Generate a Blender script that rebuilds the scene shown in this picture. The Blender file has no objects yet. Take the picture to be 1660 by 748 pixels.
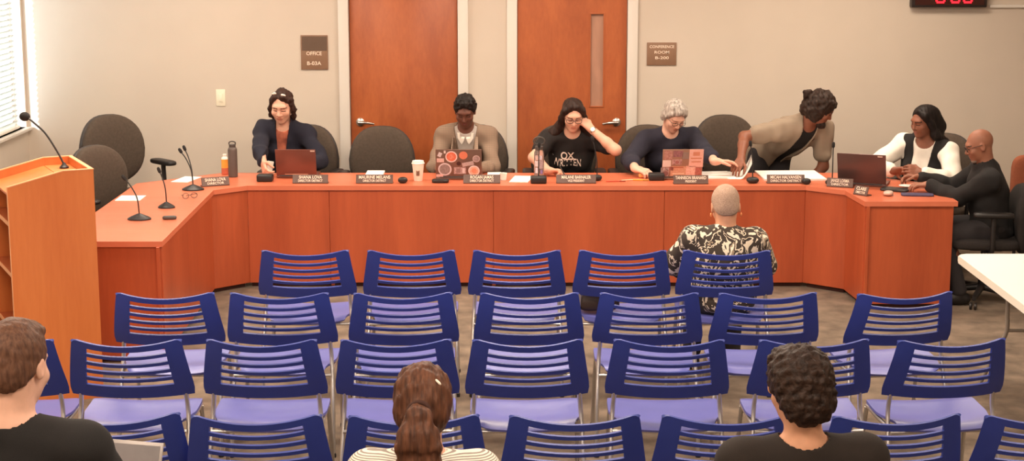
import bpy, bmesh, math, random
import numpy as np
from mathutils import Vector, Matrix
from mathutils.bvhtree import BVHTree

SC = bpy.context.scene
COL = SC.collection
PI = math.pi
R = math.radians

# ------------------------------------------------------------------ camera
F_PX = 2700.0
CAM_Z = 2.60
TILT = R(10.57)
cam_data = bpy.data.cameras.new('camera')
cam_data.sensor_width = 36.0
cam_data.lens = F_PX / 1660.0 * 36.0
cam = bpy.data.objects.new('camera', cam_data)
cam.location = (0, 0, CAM_Z)
cam.rotation_euler = (PI / 2 - TILT, 0, 0)
COL.objects.link(cam)
SC.camera = cam

def at(u, v, x=None, y=None, z=None):
    """point on a real plane (x=, y= or z=) that lies on the sight line of photo pixel u, v"""
    a = (u - 830.0) / F_PX
    b = (374.0 - v) / F_PX
    d = Vector((a, math.cos(TILT) + b * math.sin(TILT), -math.sin(TILT) + b * math.cos(TILT)))
    o = Vector((0, 0, CAM_Z))
    if z is not None: t = (z - o.z) / d.z
    elif y is not None: t = y / d.y
    else: t = x / d.x
    return o + d * t

# ------------------------------------------------------------------ materials
def lin(c):
    r = []
    for k in c[:3]:
        k = k / 255.0
        r.append(k / 12.92 if k <= 0.04045 else ((k + 0.055) / 1.055) ** 2.4)
    return (r[0], r[1], r[2], 1.0)

def base_mat(name, rough=0.5, metal=0.0):
    m = bpy.data.materials.new(name)
    m.use_nodes = True
    nt = m.node_tree
    b = nt.nodes['Principled BSDF']
    b.inputs['Roughness'].default_value = rough
    b.inputs['Metallic'].default_value = metal
    return m, nt, b

def N(nt, kind, **kw):
    n = nt.nodes.new(kind)
    for k, v in kw.items():
        if k.startswith('i_'):
            n.inputs[k[2:].replace('_', ' ')].default_value = v
        else:
            setattr(n, k, v)
    return n

def coords(nt, stretch=(1, 1, 1)):
    tc = N(nt, 'ShaderNodeTexCoord')
    mp = N(nt, 'ShaderNodeMapping')
    mp.inputs['Scale'].default_value = stretch
    nt.links.new(tc.outputs['Object'], mp.inputs['Vector'])
    return mp.outputs['Vector']

def mat(name, col, rough=0.5, metal=0.0, var=0.08, scale=25.0, stretch=(1, 1, 1), bump=0.0, bscale=None, col2=None, spec=None):
    """principled surface whose colour wanders a little with a noise texture"""
    m, nt, b = base_mat(name, rough, metal)
    v = coords(nt, stretch)
    nz = N(nt, 'ShaderNodeTexNoise')
    nz.inputs['Scale'].default_value = scale
    nz.inputs['Detail'].default_value = 4
    nt.links.new(v, nz.inputs['Vector'])
    rp = N(nt, 'ShaderNodeValToRGB')
    c = lin(col)
    if col2 is None:
        c1 = tuple(k * (1 - var) for k in c[:3]) + (1,)
        c2 = tuple(min(1, k * (1 + var)) for k in c[:3]) + (1,)
    else:
        c1, c2 = c, lin(col2)
    rp.color_ramp.elements[0].color = c1
    rp.color_ramp.elements[1].color = c2
    rp.color_ramp.elements[0].position = 0.3
    rp.color_ramp.elements[1].position = 0.7
    nt.links.new(nz.outputs['Fac'], rp.inputs['Fac'])
    nt.links.new(rp.outputs['Color'], b.inputs['Base Color'])
    if spec is not None:
        b.inputs['Specular IOR Level'].default_value = spec
    if bump > 0:
        bn = N(nt, 'ShaderNodeTexNoise')
        bn.inputs['Scale'].default_value = bscale or scale * 3
        bn.inputs['Detail'].default_value = 3
        nt.links.new(v, bn.inputs['Vector'])
        bp = N(nt, 'ShaderNodeBump')
        bp.inputs['Strength'].default_value = bump
        bp.inputs['Distance'].default_value = 0.004
        nt.links.new(bn.outputs['Fac'], bp.inputs['Height'])
        nt.links.new(bp.outputs['Normal'], b.inputs['Normal'])
    return m

def mat_blotch(name, stops, scale, stretch=(1, 1, 1), rough=0.8, distort=1.5):
    """hard-edged blotch print: noise through a constant colour ramp"""
    m, nt, b = base_mat(name, rough)
    v = coords(nt, stretch)
    nz = N(nt, 'ShaderNodeTexNoise')
    nz.inputs['Scale'].default_value = scale
    nz.inputs['Detail'].default_value = 3
    nz.inputs['Distortion'].default_value = distort
    nt.links.new(v, nz.inputs['Vector'])
    rp = N(nt, 'ShaderNodeValToRGB')
    rp.color_ramp.interpolation = 'CONSTANT'
    els = rp.color_ramp.elements
    els[0].position, els[0].color = stops[0][0], lin(stops[0][1])
    els[1].position, els[1].color = stops[1][0], lin(stops[1][1])
    for p, c in stops[2:]:
        e = els.new(p); e.color = lin(c)
    nt.links.new(nz.outputs['Fac'], rp.inputs['Fac'])
    nt.links.new(rp.outputs['Color'], b.inputs['Base Color'])
    return m

def mat_weave(name, c1, c2, c3, fx, fz, rough=0.9):
    """woven check: two crossed wave textures"""
    m, nt, b = base_mat(name, rough)
    v = coords(nt)
    w1 = N(nt, 'ShaderNodeTexWave', wave_type='BANDS', bands_direction='X')
    w2 = N(nt, 'ShaderNodeTexWave', wave_type='BANDS', bands_direction='Z')
    for w, s in ((w1, fx), (w2, fz)):
        w.inputs['Scale'].default_value = s
        w.inputs['Distortion'].default_value = 1.2
        w.inputs['Detail'].default_value = 1
        nt.links.new(v, w.inputs['Vector'])
    r1 = N(nt, 'ShaderNodeMix', data_type='RGBA')
    r1.inputs['A'].default_value = lin(c1); r1.inputs['B'].default_value = lin(c2)
    nt.links.new(w1.outputs['Fac'], r1.inputs['Factor'])
    r2 = N(nt, 'ShaderNodeMix', data_type='RGBA')
    r2.inputs['B'].default_value = lin(c3)
    mm = N(nt, 'ShaderNodeMath', operation='MULTIPLY'); mm.inputs[1].default_value = 0.55
    nt.links.new(w2.outputs['Fac'], mm.inputs[0])
    nt.links.new(mm.outputs[0], r2.inputs['Factor'])
    nt.links.new(r1.outputs['Result'], r2.inputs['A'])
    nt.links.new(r2.outputs['Result'], b.inputs['Base Color'])
    return m

def mat_stripe(name, c1, c2, scale, direction='Z', rough=0.85, cut=0.5):
    m, nt, b = base_mat(name, rough)
    v = coords(nt)
    w = N(nt, 'ShaderNodeTexWave', wave_type='BANDS', bands_direction=direction)
    w.inputs['Scale'].default_value = scale
    w.inputs['Distortion'].default_value = 0.6
    nt.links.new(v, w.inputs['Vector'])
    rp = N(nt, 'ShaderNodeValToRGB')
    rp.color_ramp.elements[0].color = lin(c1); rp.color_ramp.elements[1].color = lin(c2)
    rp.color_ramp.elements[0].position = cut - .12; rp.color_ramp.elements[1].position = cut + .12
    nt.links.new(w.outputs['Fac'], rp.inputs['Fac'])
    nt.links.new(rp.outputs['Color'], b.inputs['Base Color'])
    return m

def mat_wood(name, dark, light, rough=0.45, scale=5.0, along='Z', ring=0.0, coat=0.0, stretch=14.0):
    """timber veneer: noise stretched along the grain"""
    m, nt, b = base_mat(name, rough)
    st = {'X': (1.0 / stretch * 2, 1, 1), 'Y': (1, 1.0 / stretch * 2, 1), 'Z': (1, 1, 1.0 / stretch * 2)}[along]
    v = coords(nt, st)
    n1 = N(nt, 'ShaderNodeTexNoise')
    n1.inputs['Scale'].default_value = scale; n1.inputs['Detail'].default_value = 5
    n1.inputs['Distortion'].default_value = ring
    n2 = N(nt, 'ShaderNodeTexNoise')
    n2.inputs['Scale'].default_value = scale * 14; n2.inputs['Detail'].default_value = 3
    nt.links.new(v, n1.inputs['Vector']); nt.links.new(v, n2.inputs['Vector'])
    mx = N(nt, 'ShaderNodeMath', operation='MULTIPLY_ADD')
    mx.inputs[1].default_value = 0.3
    nt.links.new(n2.outputs['Fac'], mx.inputs[0]); nt.links.new(n1.outputs['Fac'], mx.inputs[2])
    rp = N(nt, 'ShaderNodeValToRGB')
    rp.color_ramp.elements[0].color = lin(dark); rp.color_ramp.elements[1].color = lin(light)
    rp.color_ramp.elements[0].position = 0.45; rp.color_ramp.elements[1].position = 0.85
    nt.links.new(mx.outputs[0], rp.inputs['Fac'])
    nt.links.new(rp.outputs['Color'], b.inputs['Base Color'])
    if coat:
        b.inputs['Coat Weight'].default_value = coat
        b.inputs['Coat Roughness'].default_value = 0.25
    return m

def mat_hair(name, col, col2, scale=60, bump=0.6, stretch=(1, 1, .12), rough=0.55):
    return mat(name, col, rough, col2=col2, scale=scale, stretch=stretch, bump=bump, bscale=scale * 1.6, spec=.22)

def mat_glow(name, col, strength):
    m = bpy.data.materials.new(name); m.use_nodes = True
    nt = m.node_tree
    nt.nodes.clear()
    e = N(nt, 'ShaderNodeEmission'); e.inputs['Color'].default_value = lin(col); e.inputs['Strength'].default_value = strength
    o = N(nt, 'ShaderNodeOutputMaterial')
    nt.links.new(e.outputs[0], o.inputs['Surface'])
    return m

# ------------------------------------------------------------------ objects
def link(name, me, mats, parent=None, smooth=None):
    if not isinstance(mats, (list, tuple)): mats = [mats]
    for m in mats: me.materials.append(m)
    o = bpy.data.objects.new(name, me)
    COL.objects.link(o)
    if parent is not None: o.parent = parent
    return o

def build(name, bm, mats, parent=None, smooth=35):
    bmesh.ops.recalc_face_normals(bm, faces=bm.faces)
    me = bpy.data.meshes.new(name)
    bm.to_mesh(me); bm.free()
    if smooth:
        me.polygons.foreach_set('use_smooth', [True] * len(me.polygons))
        me.set_sharp_from_angle(angle=R(smooth))
    return link(name, me, mats, parent)

def tag(o, label, cat, group=None):
    o['label'] = label; o['category'] = cat
    if group: o['group'] = group
    return o

def thing(name, label, cat, loc=(0, 0, 0), rotz=0.0, group=None):
    o = bpy.data.objects.new(name, None)
    COL.objects.link(o)
    o.empty_display_size = .1
    o.location = loc; o.rotation_euler = (0, 0, rotz)
    return tag(o, label, cat, group)

def struct(name, bm, m, parent=None, smooth=0, label=None):
    o = build(name, bm, m, parent, smooth)
    if parent is None: o['kind'] = 'structure'
    if label: o['label'] = label
    return o

def copy_tree(o, parent=None):
    c = o.copy(); COL.objects.link(c)
    if parent is not None: c.parent = parent
    for ch in list(o.children): copy_tree(ch, c)
    return c

# ------------------------------------------------------------------ bmesh shapes
def box(bm, c, s, rot=None, bevel=0.0, seg=2):
    g = bmesh.ops.create_cube(bm, size=1.0)
    vs = g['verts']
    M = Matrix.Translation(Vector(c)) @ (rot.to_4x4() if rot is not None else Matrix.Identity(4)) @ Matrix.Diagonal((s[0], s[1], s[2], 1))
    bmesh.ops.transform(bm, matrix=M, verts=vs)
    if bevel > 0:
        es = list({e for v in vs for e in v.link_edges})
        bmesh.ops.bevel(bm, geom=es, offset=bevel, segments=seg, affect='EDGES', profile=0.5)
    return bm

def BM(): return bmesh.new()

def frame_from(d):
    d = Vector(d).normalized()
    a = Vector((0, 0, 1)) if abs(d.z) < 0.9 else Vector((0, 1, 0))
    x = a.cross(d).normalized()
    return x, d.cross(x).normalized()

def tube(bm, pts, r, seg=10, caps=True):
    pts = [Vector(p) for p in pts]
    n = len(pts)
    rs = r if isinstance(r, (list, tuple)) else [r] * n
    rings = []
    px = None
    for i, p in enumerate(pts):
        if i == 0: d = pts[1] - p
        elif i == n - 1: d = p - pts[-2]
        else: d = (pts[i + 1] - p).normalized() + (p - pts[i - 1]).normalized()
        d.normalize()
        if px is None: x, y = frame_from(d)
        else:
            x = (px - d * px.dot(d)).normalized(); y = d.cross(x)
        px = x
        rings.append([bm.verts.new(p + (x * math.cos(2 * PI * k / seg) + y * math.sin(2 * PI * k / seg)) * rs[i]) for k in range(seg)])
    for a, b in zip(rings, rings[1:]):
        for k in range(seg):
            bm.faces.new((a[k], a[(k + 1) % seg], b[(k + 1) % seg], b[k]))
    if caps:
        bm.faces.new(rings[0][::-1]); bm.faces.new(rings[-1])
    return bm

def curve_pts(pts, n=8):
    """Catmull-Rom through the points"""
    P = [Vector(p) for p in pts]
    P = [P[0] * 2 - P[1]] + P + [P[-1] * 2 - P[-2]]
    out = []
    for i in range(1, len(P) - 2):
        for k in range(n):
            t = k / n
            a, b, c, d = P[i - 1], P[i], P[i + 1], P[i + 2]
            out.append(0.5 * ((2 * b) + (c - a) * t + (2 * a - 5 * b + 4 * c - d) * t * t + (3 * b - a - 3 * c + d) * t ** 3))
    out.append(P[-2])
    return out

def lathe(bm, prof, seg=24, c=(0, 0, 0), M=None):
    c = Vector(c)
    rings = []
    for r, z in prof:
        ring = []
        for k in range(seg):
            p = Vector((r * math.cos(2 * PI * k / seg), r * math.sin(2 * PI * k / seg), z))
            if M is not None: p = M @ p
            ring.append(bm.verts.new(c + p))
        rings.append(ring)
    for a, b in zip(rings, rings[1:]):
        for k in range(seg):
            bm.faces.new((a[k], a[(k + 1) % seg], b[(k + 1) % seg], b[k]))
    bm.faces.new(rings[0][::-1]); bm.faces.new(rings[-1])
    return bm

def prism(bm, pts, z0, z1):
    a = [bm.verts.new((p[0], p[1], z0)) for p in pts]
    b = [bm.verts.new((p[0], p[1], z1)) for p in pts]
    n = len(pts)
    bm.faces.new(a[::-1]); bm.faces.new(b)
    for k in range(n):
        bm.faces.new((a[k], a[(k + 1) % n], b[(k + 1) % n], b[k]))
    return bm

def superq(bm, c, r, e1=0.5, e2=0.5, nu=28, nv=16, bend=None):
    """superquadric pad: r half sizes, e small = boxy; bend(p) warps the local point"""
    c = Vector(c)
    def sp(w, e): return math.copysign(abs(w) ** e, w)
    rows = []
    for j in range(nv + 1):
        t = -PI / 2 + PI * j / nv
        row = []
        for i in range(nu):
            q = 2 * PI * i / nu
            p = Vector((r[0] * sp(math.cos(t), e1) * sp(math.cos(q), e2), r[1] * sp(math.sin(t), e1), r[2] * sp(math.cos(t), e1) * sp(math.sin(q), e2)))
            if bend: p = Vector(bend(p))
            row.append(bm.verts.new(c + p))
        rows.append(row)
    for a, b in zip(rows, rows[1:]):
        for i in range(nu):
            bm.faces.new((a[i], a[(i + 1) % nu], b[(i + 1) % nu], b[i]))
    bmesh.ops.remove_doubles(bm, verts=bm.verts, dist=1e-5)
    return bm

def lettering(name, text, size, m, parent, M, depth=0.0008, spacing=1.0, width=None):
    cu = bpy.data.curves.new(name, 'FONT')
    cu.body = text; cu.size = size; cu.align_x = 'CENTER'; cu.align_y = 'CENTER'
    cu.extrude = depth; cu.offset = size * .012; cu.space_character = spacing; cu.resolution_u = 3
    o = bpy.data.objects.new(name + '_tmp', cu)
    COL.objects.link(o)
    dg = bpy.context.evaluated_depsgraph_get()
    me = bpy.data.meshes.new_from_object(o.evaluated_get(dg))
    bpy.data.objects.remove(o)
    if width:
        xs = [v.co.x for v in me.vertices]
        if xs:
            k = width / (max(xs) - min(xs))
            me.transform(Matrix.Diagonal((k, 1, 1, 1)))
    me.transform(M)
    me.name = name
    me.materials.clear()
    return link(name, me, m, parent)
# ------------------------------------------------------------------ soft bodies: smooth union of limbs, turned into one surface
def npv(p): return np.array([p[0], p[1], p[2]], dtype=np.float32)

class Soft:
    def __init__(s, vox=0.005):
        s.vox = vox; s.pr = []; s.post = []
    def cap(s, a, b, ra, rb=None, k=0.02, sub=False):
        rb = ra if rb is None else rb
        s.pr.append(('c', npv(a), npv(b), float(ra), float(rb), float(k), sub)); return s
    def chain(s, pts, rs, k=0.02):
        for i in range(len(pts) - 1):
            s.cap(pts[i], pts[i + 1], rs[i], rs[i + 1], k)
        return s
    def ell(s, c, r, M=None, k=0.02, sub=False):
        A = np.eye(3, dtype=np.float32) if M is None else np.array([[M[i][j] for j in range(3)] for i in range(3)], dtype=np.float32)
        s.pr.append(('e', npv(c), npv(r), A, None, float(k), sub)); return s
    def cut(s, fn): s.post.append(fn); return s           # fn(P, d) -> d on the points near or inside
    def mesh(s, name):
        h = s.vox
        los, his = [], []
        for p in s.pr:
            if p[6]: continue
            if p[0] == 'c':
                m = max(p[3], p[4]); los.append(np.minimum(p[1], p[2]) - m); his.append(np.maximum(p[1], p[2]) + m)
            else:
                e = np.abs(p[3]) @ p[2]; los.append(p[1] - e); his.append(p[1] + e)
        pad = 6 * h + .025
        lo = np.min(los, axis=0) - pad; hi = np.max(his, axis=0) + pad
        n = np.ceil((hi - lo) / h).astype(int) + 1
        D = np.full(n, 0.12, dtype=np.float32)
        ax = [lo[i] + h * np.arange(n[i], dtype=np.float32) for i in range(3)]
        for p in s.pr:
            k = p[5]; mg = k + 3 * h + .004
            if p[0] == 'c':
                m = max(p[3], p[4]) + mg; a = np.minimum(p[1], p[2]) - m; b = np.maximum(p[1], p[2]) + m
            else:
                e = np.abs(p[3]) @ p[2] + mg; a = p[1] - e; b = p[1] + e
            i0 = np.maximum(np.floor((a - lo) / h).astype(int), 0); i1 = np.minimum(np.ceil((b - lo) / h).astype(int) + 1, n)
            if np.any(i1 <= i0): continue
            sl = tuple(slice(i0[q], i1[q]) for q in range(3))
            X = ax[0][sl[0]][:, None, None]; Y = ax[1][sl[1]][None, :, None]; Z = ax[2][sl[2]][None, None, :]
            if p[0] == 'c':
                A, B = p[1], p[2]; v = B - A; L = float(v @ v) + 1e-12
                t = np.clip(((X - A[0]) * v[0] + (Y - A[1]) * v[1] + (Z - A[2]) * v[2]) / L, 0, 1)
                d = np.sqrt((X - A[0] - t * v[0]) ** 2 + (Y - A[1] - t * v[1]) ** 2 + (Z - A[2] - t * v[2]) ** 2) - (p[3] + (p[4] - p[3]) * t)
            else:
                C, r, A = p[1], p[2], p[3]
                x, y, z = X - C[0], Y - C[1], Z - C[2]
                u = A[0, 0] * x + A[1, 0] * y + A[2, 0] * z
                w = A[0, 1] * x + A[1, 1] * y + A[2, 1] * z
                q = A[0, 2] * x + A[1, 2] * y + A[2, 2] * z
                k0 = np.sqrt((u / r[0]) ** 2 + (w / r[1]) ** 2 + (q / r[2]) ** 2) + 1e-9
                k1 = np.sqrt((u / r[0] ** 2) ** 2 + (w / r[1] ** 2) ** 2 + (q / r[2] ** 2) ** 2) + 1e-9
                d = k0 * (k0 - 1) / k1
            g = D[sl]
            if p[6]:
                q = np.clip(.5 - .5 * (g + d) / k, 0, 1)
                D[sl] = g + (-d - g) * q + k * q * (1 - q)
            else:
                q = np.clip(.5 + .5 * (g - d) / k, 0, 1)
                D[sl] = g + (d - g) * q - k * q * (1 - q)
        if s.post:
            idx = np.nonzero(D < 0.05)
            P = np.stack([ax[i][idx[i]] for i in range(3)], axis=1)
            d = D[idx]
            for fn in s.post: d = fn(P, d)
            D[idx] = d
        V, Q = surface_nets(D)
        V = V * h + lo
        me = bpy.data.meshes.new(name)
        me.vertices.add(len(V)); me.vertices.foreach_set('co', V.astype(np.float32).ravel())
        me.loops.add(len(Q) * 4); me.loops.foreach_set('vertex_index', Q.astype(np.int32).ravel())
        me.polygons.add(len(Q)); me.polygons.foreach_set('loop_start', np.arange(len(Q), dtype=np.int32) * 4)
        me.polygons.foreach_set('use_smooth', np.ones(len(Q), dtype=bool))
        me.update(calc_edges=True); me.validate()
        return me

def surface_nets(D):
    S = D < 0
    c = [S[i:S.shape[0] - 1 + i, j:S.shape[1] - 1 + j, k:S.shape[2] - 1 + k] for i in (0, 1) for j in (0, 1) for k in (0, 1)]
    anyi = c[0].copy(); alli = c[0].copy()
    for q in c[1:]: anyi |= q; alli &= q
    act = anyi & ~alli
    ids = np.full(act.shape, -1, dtype=np.int64)
    I = np.argwhere(act); ids[act] = np.arange(len(I))
    off = np.array([(i, j, k) for i in (0, 1) for j in (0, 1) for k in (0, 1)])
    val = np.stack([D[I[:, 0] + o[0], I[:, 1] + o[1], I[:, 2] + o[2]] for o in off], axis=1)
    acc = np.zeros((len(I), 3)); cnt = np.zeros(len(I))
    for a in range(8):
        for b in range(a + 1, 8):
            if np.abs(off[a] - off[b]).sum() != 1: continue
            m = (val[:, a] < 0) != (val[:, b] < 0)
            t = val[m, a] / (val[m, a] - val[m, b])
            acc[m] += off[a] + (off[b] - off[a]) * t[:, None]; cnt[m] += 1
    V = I + acc / cnt[:, None]
    Q = []
    for axn in range(3):
        o = [0, 0, 0]; o[axn] = 1
        s0 = S[:S.shape[0] - o[0], :S.shape[1] - o[1], :S.shape[2] - o[2]]
        s1 = S[o[0]:, o[1]:, o[2]:]
        E = np.argwhere(s0 != s1)
        if len(E) == 0: continue
        fl = s0[E[:, 0], E[:, 1], E[:, 2]]
        u, w = (axn + 1) % 3, (axn + 2) % 3
        ok = (E[:, u] > 0) & (E[:, w] > 0)
        E = E[ok]; fl = fl[ok]
        du = np.zeros(3, int); du[u] = 1; dw = np.zeros(3, int); dw[w] = 1
        def g(X): return ids[X[:, 0], X[:, 1], X[:, 2]]
        q = np.stack([g(E - du - dw), g(E - dw), g(E), g(E - du)], axis=1)
        q[~fl] = q[~fl][:, ::-1]
        Q.append(q[(q >= 0).all(axis=1)])
    return V, np.concatenate(Q)

def waves(P, f, seed=0, stretch=(1, 1, 1)):
    """cheap smooth wrinkle noise in about -1..1"""
    rg = np.random.RandomState(seed)
    o = 0
    for i in range(6):
        k = rg.normal(size=3); k /= np.linalg.norm(k)
        k = k * f * (0.7 + 0.6 * rg.rand()) * np.array(stretch)
        o = o + np.sin(P @ k.astype(np.float32) + rg.rand() * 6.28)
    return o / 3.2

# ------------------------------------------------------------------ people
class Person:
    """a posed figure: hip, facing, head and wrists are places in the room"""
    def __init__(p, label, hip, face, head, look, pitch=0.3, roll=0.0, s=1.0, sw=.165, girth=1.0, vox=.005, bust=0.0, seat_z=None, hs=.94):
        p.label, p.s, p.sw, p.g, p.vox, p.bust, p.hs = label, s, sw * s, girth, vox, bust, hs * s
        p.H = Vector(hip); p.f = Vector((face[0], face[1], 0)).normalized()
        p.C = Vector(head)
        hf = Vector((look[0], look[1], 0)).normalized(); zz = Vector((0, 0, 1))
        p.hf = math.cos(pitch) * hf - math.sin(pitch) * zz
        up = math.sin(pitch) * hf + math.cos(pitch) * zz
        rt = p.hf.cross(up)
        p.hu = math.cos(roll) * up - math.sin(roll) * rt
        p.hr = p.hf.cross(p.hu)
        sp = (p.C - p.H).normalized()
        nu = (sp * .5 + zz * .35 + p.hu * .35).normalized()
        p.Nk = p.C - nu * .165 * s - p.hf * .025 * s
        p.u = (p.Nk - p.H).normalized()
        p.cf = (p.f - p.u * p.f.dot(p.u)).normalized()
        p.r = p.cf.cross(p.u)
        p.L = (p.Nk - p.H).length
        p.Rt = Matrix((p.r, p.cf, p.u)).transposed()      # chest axes as columns
        p.Rh = Matrix((p.hr, p.hf, p.hu)).transposed()
        p.shd = {}
        for sg in (1, -1):
            p.shd[sg] = p.Nk - p.u * .055 * s + p.r * sg * p.sw + p.cf * .005
        p.arm = {}; p.hand = {}; p.leg = {}
        p.children = []
    def b(p, x, y, z): return p.H + p.r * x * p.s + p.cf * y * p.s + p.u * z * p.L       # z along the spine 0..1
    def h(p, x, y, z): return p.C + (p.hr * x + p.hf * y + p.hu * z) * p.hs
    def set_arm(p, side, wrist, pole, fdir, palm, curl=.35, spread=1.0, thumb=0.0, shoulder=None):
        S = p.shd[side] if shoulder is None else Vector(shoulder)
        p.shd[side] = S
        W = Vector(wrist); a, b = .285 * p.s, .255 * p.s
        d = W - S; L = d.length
        if L > (a + b) * .995:
            W = S + d.normalized() * (a + b) * .995; d = W - S; L = d.length
        x = (a * a - b * b + L * L) / (2 * L)
        hh = math.sqrt(max(a * a - x * x, 1e-6))
        dn = d / L; po = Vector(pole); po = (po - dn * po.dot(dn)).normalized()
        E = S + dn * x + po * hh
        p.arm[side] = (S, E, W)
        F = Vector(fdir).normalized(); Pn = Vector(palm); Pn = (Pn - F * Pn.dot(F)).normalized()
        p.hand[side] = (W, F, Pn, curl, spread, thumb)
    def set_leg(p, side, knee=None, ankle=None, toe=None):
        hp = p.H + p.rz * side * .09 * p.s if hasattr(p, 'rz') else p.H + p.f.cross(Vector((0, 0, 1))) * side * .09 * p.s
        rr = p.f.cross(Vector((0, 0, 1)))
        k = Vector(knee) if knee is not None else p.H + p.f * .43 * p.s + rr * side * .12 * p.s + Vector((0, 0, .0))
        a = Vector(ankle) if ankle is not None else Vector((k.x, k.y, .085)) + p.f * .0
        t = Vector(toe) if toe is not None else p.f
        p.leg[side] = (hp, k, a, t)

    # ---- pieces of the figure, t = how far outside the skin
    def torso(p, S, t=0.0, low=True):
        s, g = p.s, p.g
        if low: S.ell(p.b(0, -.01, .02), ((.165 * g) * s + t, .118 * g * s + t, .115 * s + t), p.Rt, .05)
        S.ell(p.b(0, 0, .30), (.138 * g * s + t, .103 * g * s + t, .15 * s + t), p.Rt, .06)
        S.ell(p.b(0, .0, .62), ((p.sw - .012 * s) * (.5 + .5 * g) + t, .112 * g * s + t, .17 * s + t), p.Rt, .06)
        if p.bust:
            for sg in (1, -1):
                S.ell(p.b(sg * .075, .085 * g, .60), (.06 * s + t, .055 * p.bust * s + t, .062 * s + t), p.Rt, .04)
        c = p.Nk - p.u * .06 * s
        for sg in (1, -1):
            S.cap(c, p.shd[sg], .062 * s + t, .054 * s + t, .05)
            S.cap(p.Nk - p.u * .005 * s - p.cf * .012, p.shd[sg] + p.u * .012 * s - (p.shd[sg] - c) * .15, .044 * s + t, .040 * s + t, .04)
    def sleeve(p, S, side, t=0.0, upper=(0, 1), fore=(0, 1), kk=.02):
        A, E, W = p.arm[side]; s = p.s
        ru, re, rw = .050 * s * (.6 + .4 * p.g), .040 * s * (.7 + .3 * p.g), .027 * s
        L = lambda P, Q, x: P + (Q - P) * x
        r = lambda a, b, x: a + (b - a) * x
        S.cap(L(A, E, upper[0]), L(A, E, upper[1]), r(ru, re, upper[0]) + t, r(ru, re, upper[1]) + t, .04 if upper[0] == 0 else kk)
        if upper[1] >= 1 and fore and fore[1] > 0:
            m = min(.35, fore[1])
            S.cap(L(E, W, fore[0]), L(E, W, m), re * .98 + t, r(re, rw, m * .6) + t, kk)
            if fore[1] > m: S.cap(L(E, W, m), L(E, W, fore[1]), r(re, rw, m * .6) + t, r(re, rw, fore[1]) + t, kk)
    def hands(p, S, side):
        W, F, P, curl, spread, th = p.hand[side]; s = p.s
        T = F.cross(P) * side
        base = []
        for i, (o, fw) in enumerate(((.030, .088), (.010, .092), (-.0105, .088), (-.030, .079))):
            base.append(W + F * fw * s + T * o * s * (1 + .1 * (spread - 1)))
        for i, q in enumerate(base):
            S.cap(W + T * (.018 - .012 * i) * s + F * .008 * s, q, .0135 * s, .0115 * s, .012)
        S.cap(W - F * .02 * s, W + F * .02 * s, .024 * s, .022 * s, .02)
        ang = (R(62), R(80), R(50))
        for i, (q, ln) in enumerate(zip(base, (.072, .080, .074, .058))):
            a = (.09 - .06 * i) * spread
            cur = q; tot = 0
            f0 = (F * math.cos(a) + T * math.sin(a)).normalized()
            for j, (fr, ra, rb) in enumerate(((.45, .0098, .0090), (.30, .0090, .0082), (.25, .0082, .0070))):
                tot += curl * ang[j] * (1 + .06 * i)
                d = f0 * math.cos(tot) + P * math.sin(tot)
                nx = cur + d * ln * fr * s
                S.cap(cur, nx, ra * s, rb * s, .003); cur = nx
        q = W + F * .025 * s + T * .024 * s
        d1 = (F * .62 + T * .70 + P * (.25 + .3 * curl)).normalized()
        d2 = (F * .85 + T * (.35 - .5 * curl) + P * (.25 + .6 * curl)).normalized()
        m = q + d1 * .040 * s
        S.cap(q, m, .0145 * s, .0115 * s, .010); S.cap(m, m + d2 * .032 * s, .0112 * s, .0098 * s, .005)
        S.cap(m + d2 * .032 * s, m + d2 * .032 * s + (d2 + P * .2 * curl).normalized() * .024 * s, .0098 * s, .008 * s, .004)
    def legs(p, S, t=0.0):
        s = p.s
        for sd, (hp, k, a, to) in p.leg.items():
            S.cap(hp, k, .083 * s * p.g + t, .056 * s + t, .04)
            m = k + (a - k) * .35 - to * .015
            S.cap(k, m, .054 * s + t, .054 * s + t, .03); S.cap(m, a, .053 * s + t, .036 * s + t, .02)
    def head(p, S):
        h = p.h; e = lambda c, r, k=.02, sub=False: S.ell(h(*c), tuple(q * p.hs for q in r), p.Rh, k * p.hs, sub)
        e((0, -.014, .030), (.075, .096, .090))
        e((0, .022, -.020), (.064, .072, .088), .03)
        e((0, .045, -.062), (.050, .045, .052), .03)
        e((0, .072, -.096), (.024, .020, .018), .025)
        e((0, .078, .030), (.052, .020, .018), .02)                       # brow
        for sg in (1, -1):
            e((sg * .040, .064, -.026), (.026, .022, .022), .025)         # cheek
            e((sg * .032, .100, .008), (.019, .018, .012), .012, True)    # socket
            e((sg * .031, .077, .006), (.0155, .013, .0115), .004)        # closed lid
            S.ell(h(sg * .077, -.008, -.008), tuple(q * p.hs for q in (.010, .021, .032)), p.Rh, .008)      # ear
            S.ell(h(sg * .086, -.004, -.006), tuple(q * p.hs for q in (.005, .011, .018)), p.Rh, .006, True)
        S.cap(h(0, .090, .012), h(0, .109, -.026), .0085 * p.hs, .0125 * p.hs, .014)
        for sg in (1, -1): e((sg * .012, .098, -.031), (.009, .010, .008), .008)
        e((0, .089, -.056), (.024, .012, .0075), .010)
        e((0, .087, -.069), (.021, .012, .0075), .008)
        e((0, .104, -.0625), (.026, .010, .0022), .003, True)             # line of the mouth
        S.cap(p.Nk - p.u * .03 * p.s - p.cf * .005, h(0, -.022, -.060), .060 * p.s, .054 * p.hs, .03)
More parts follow.
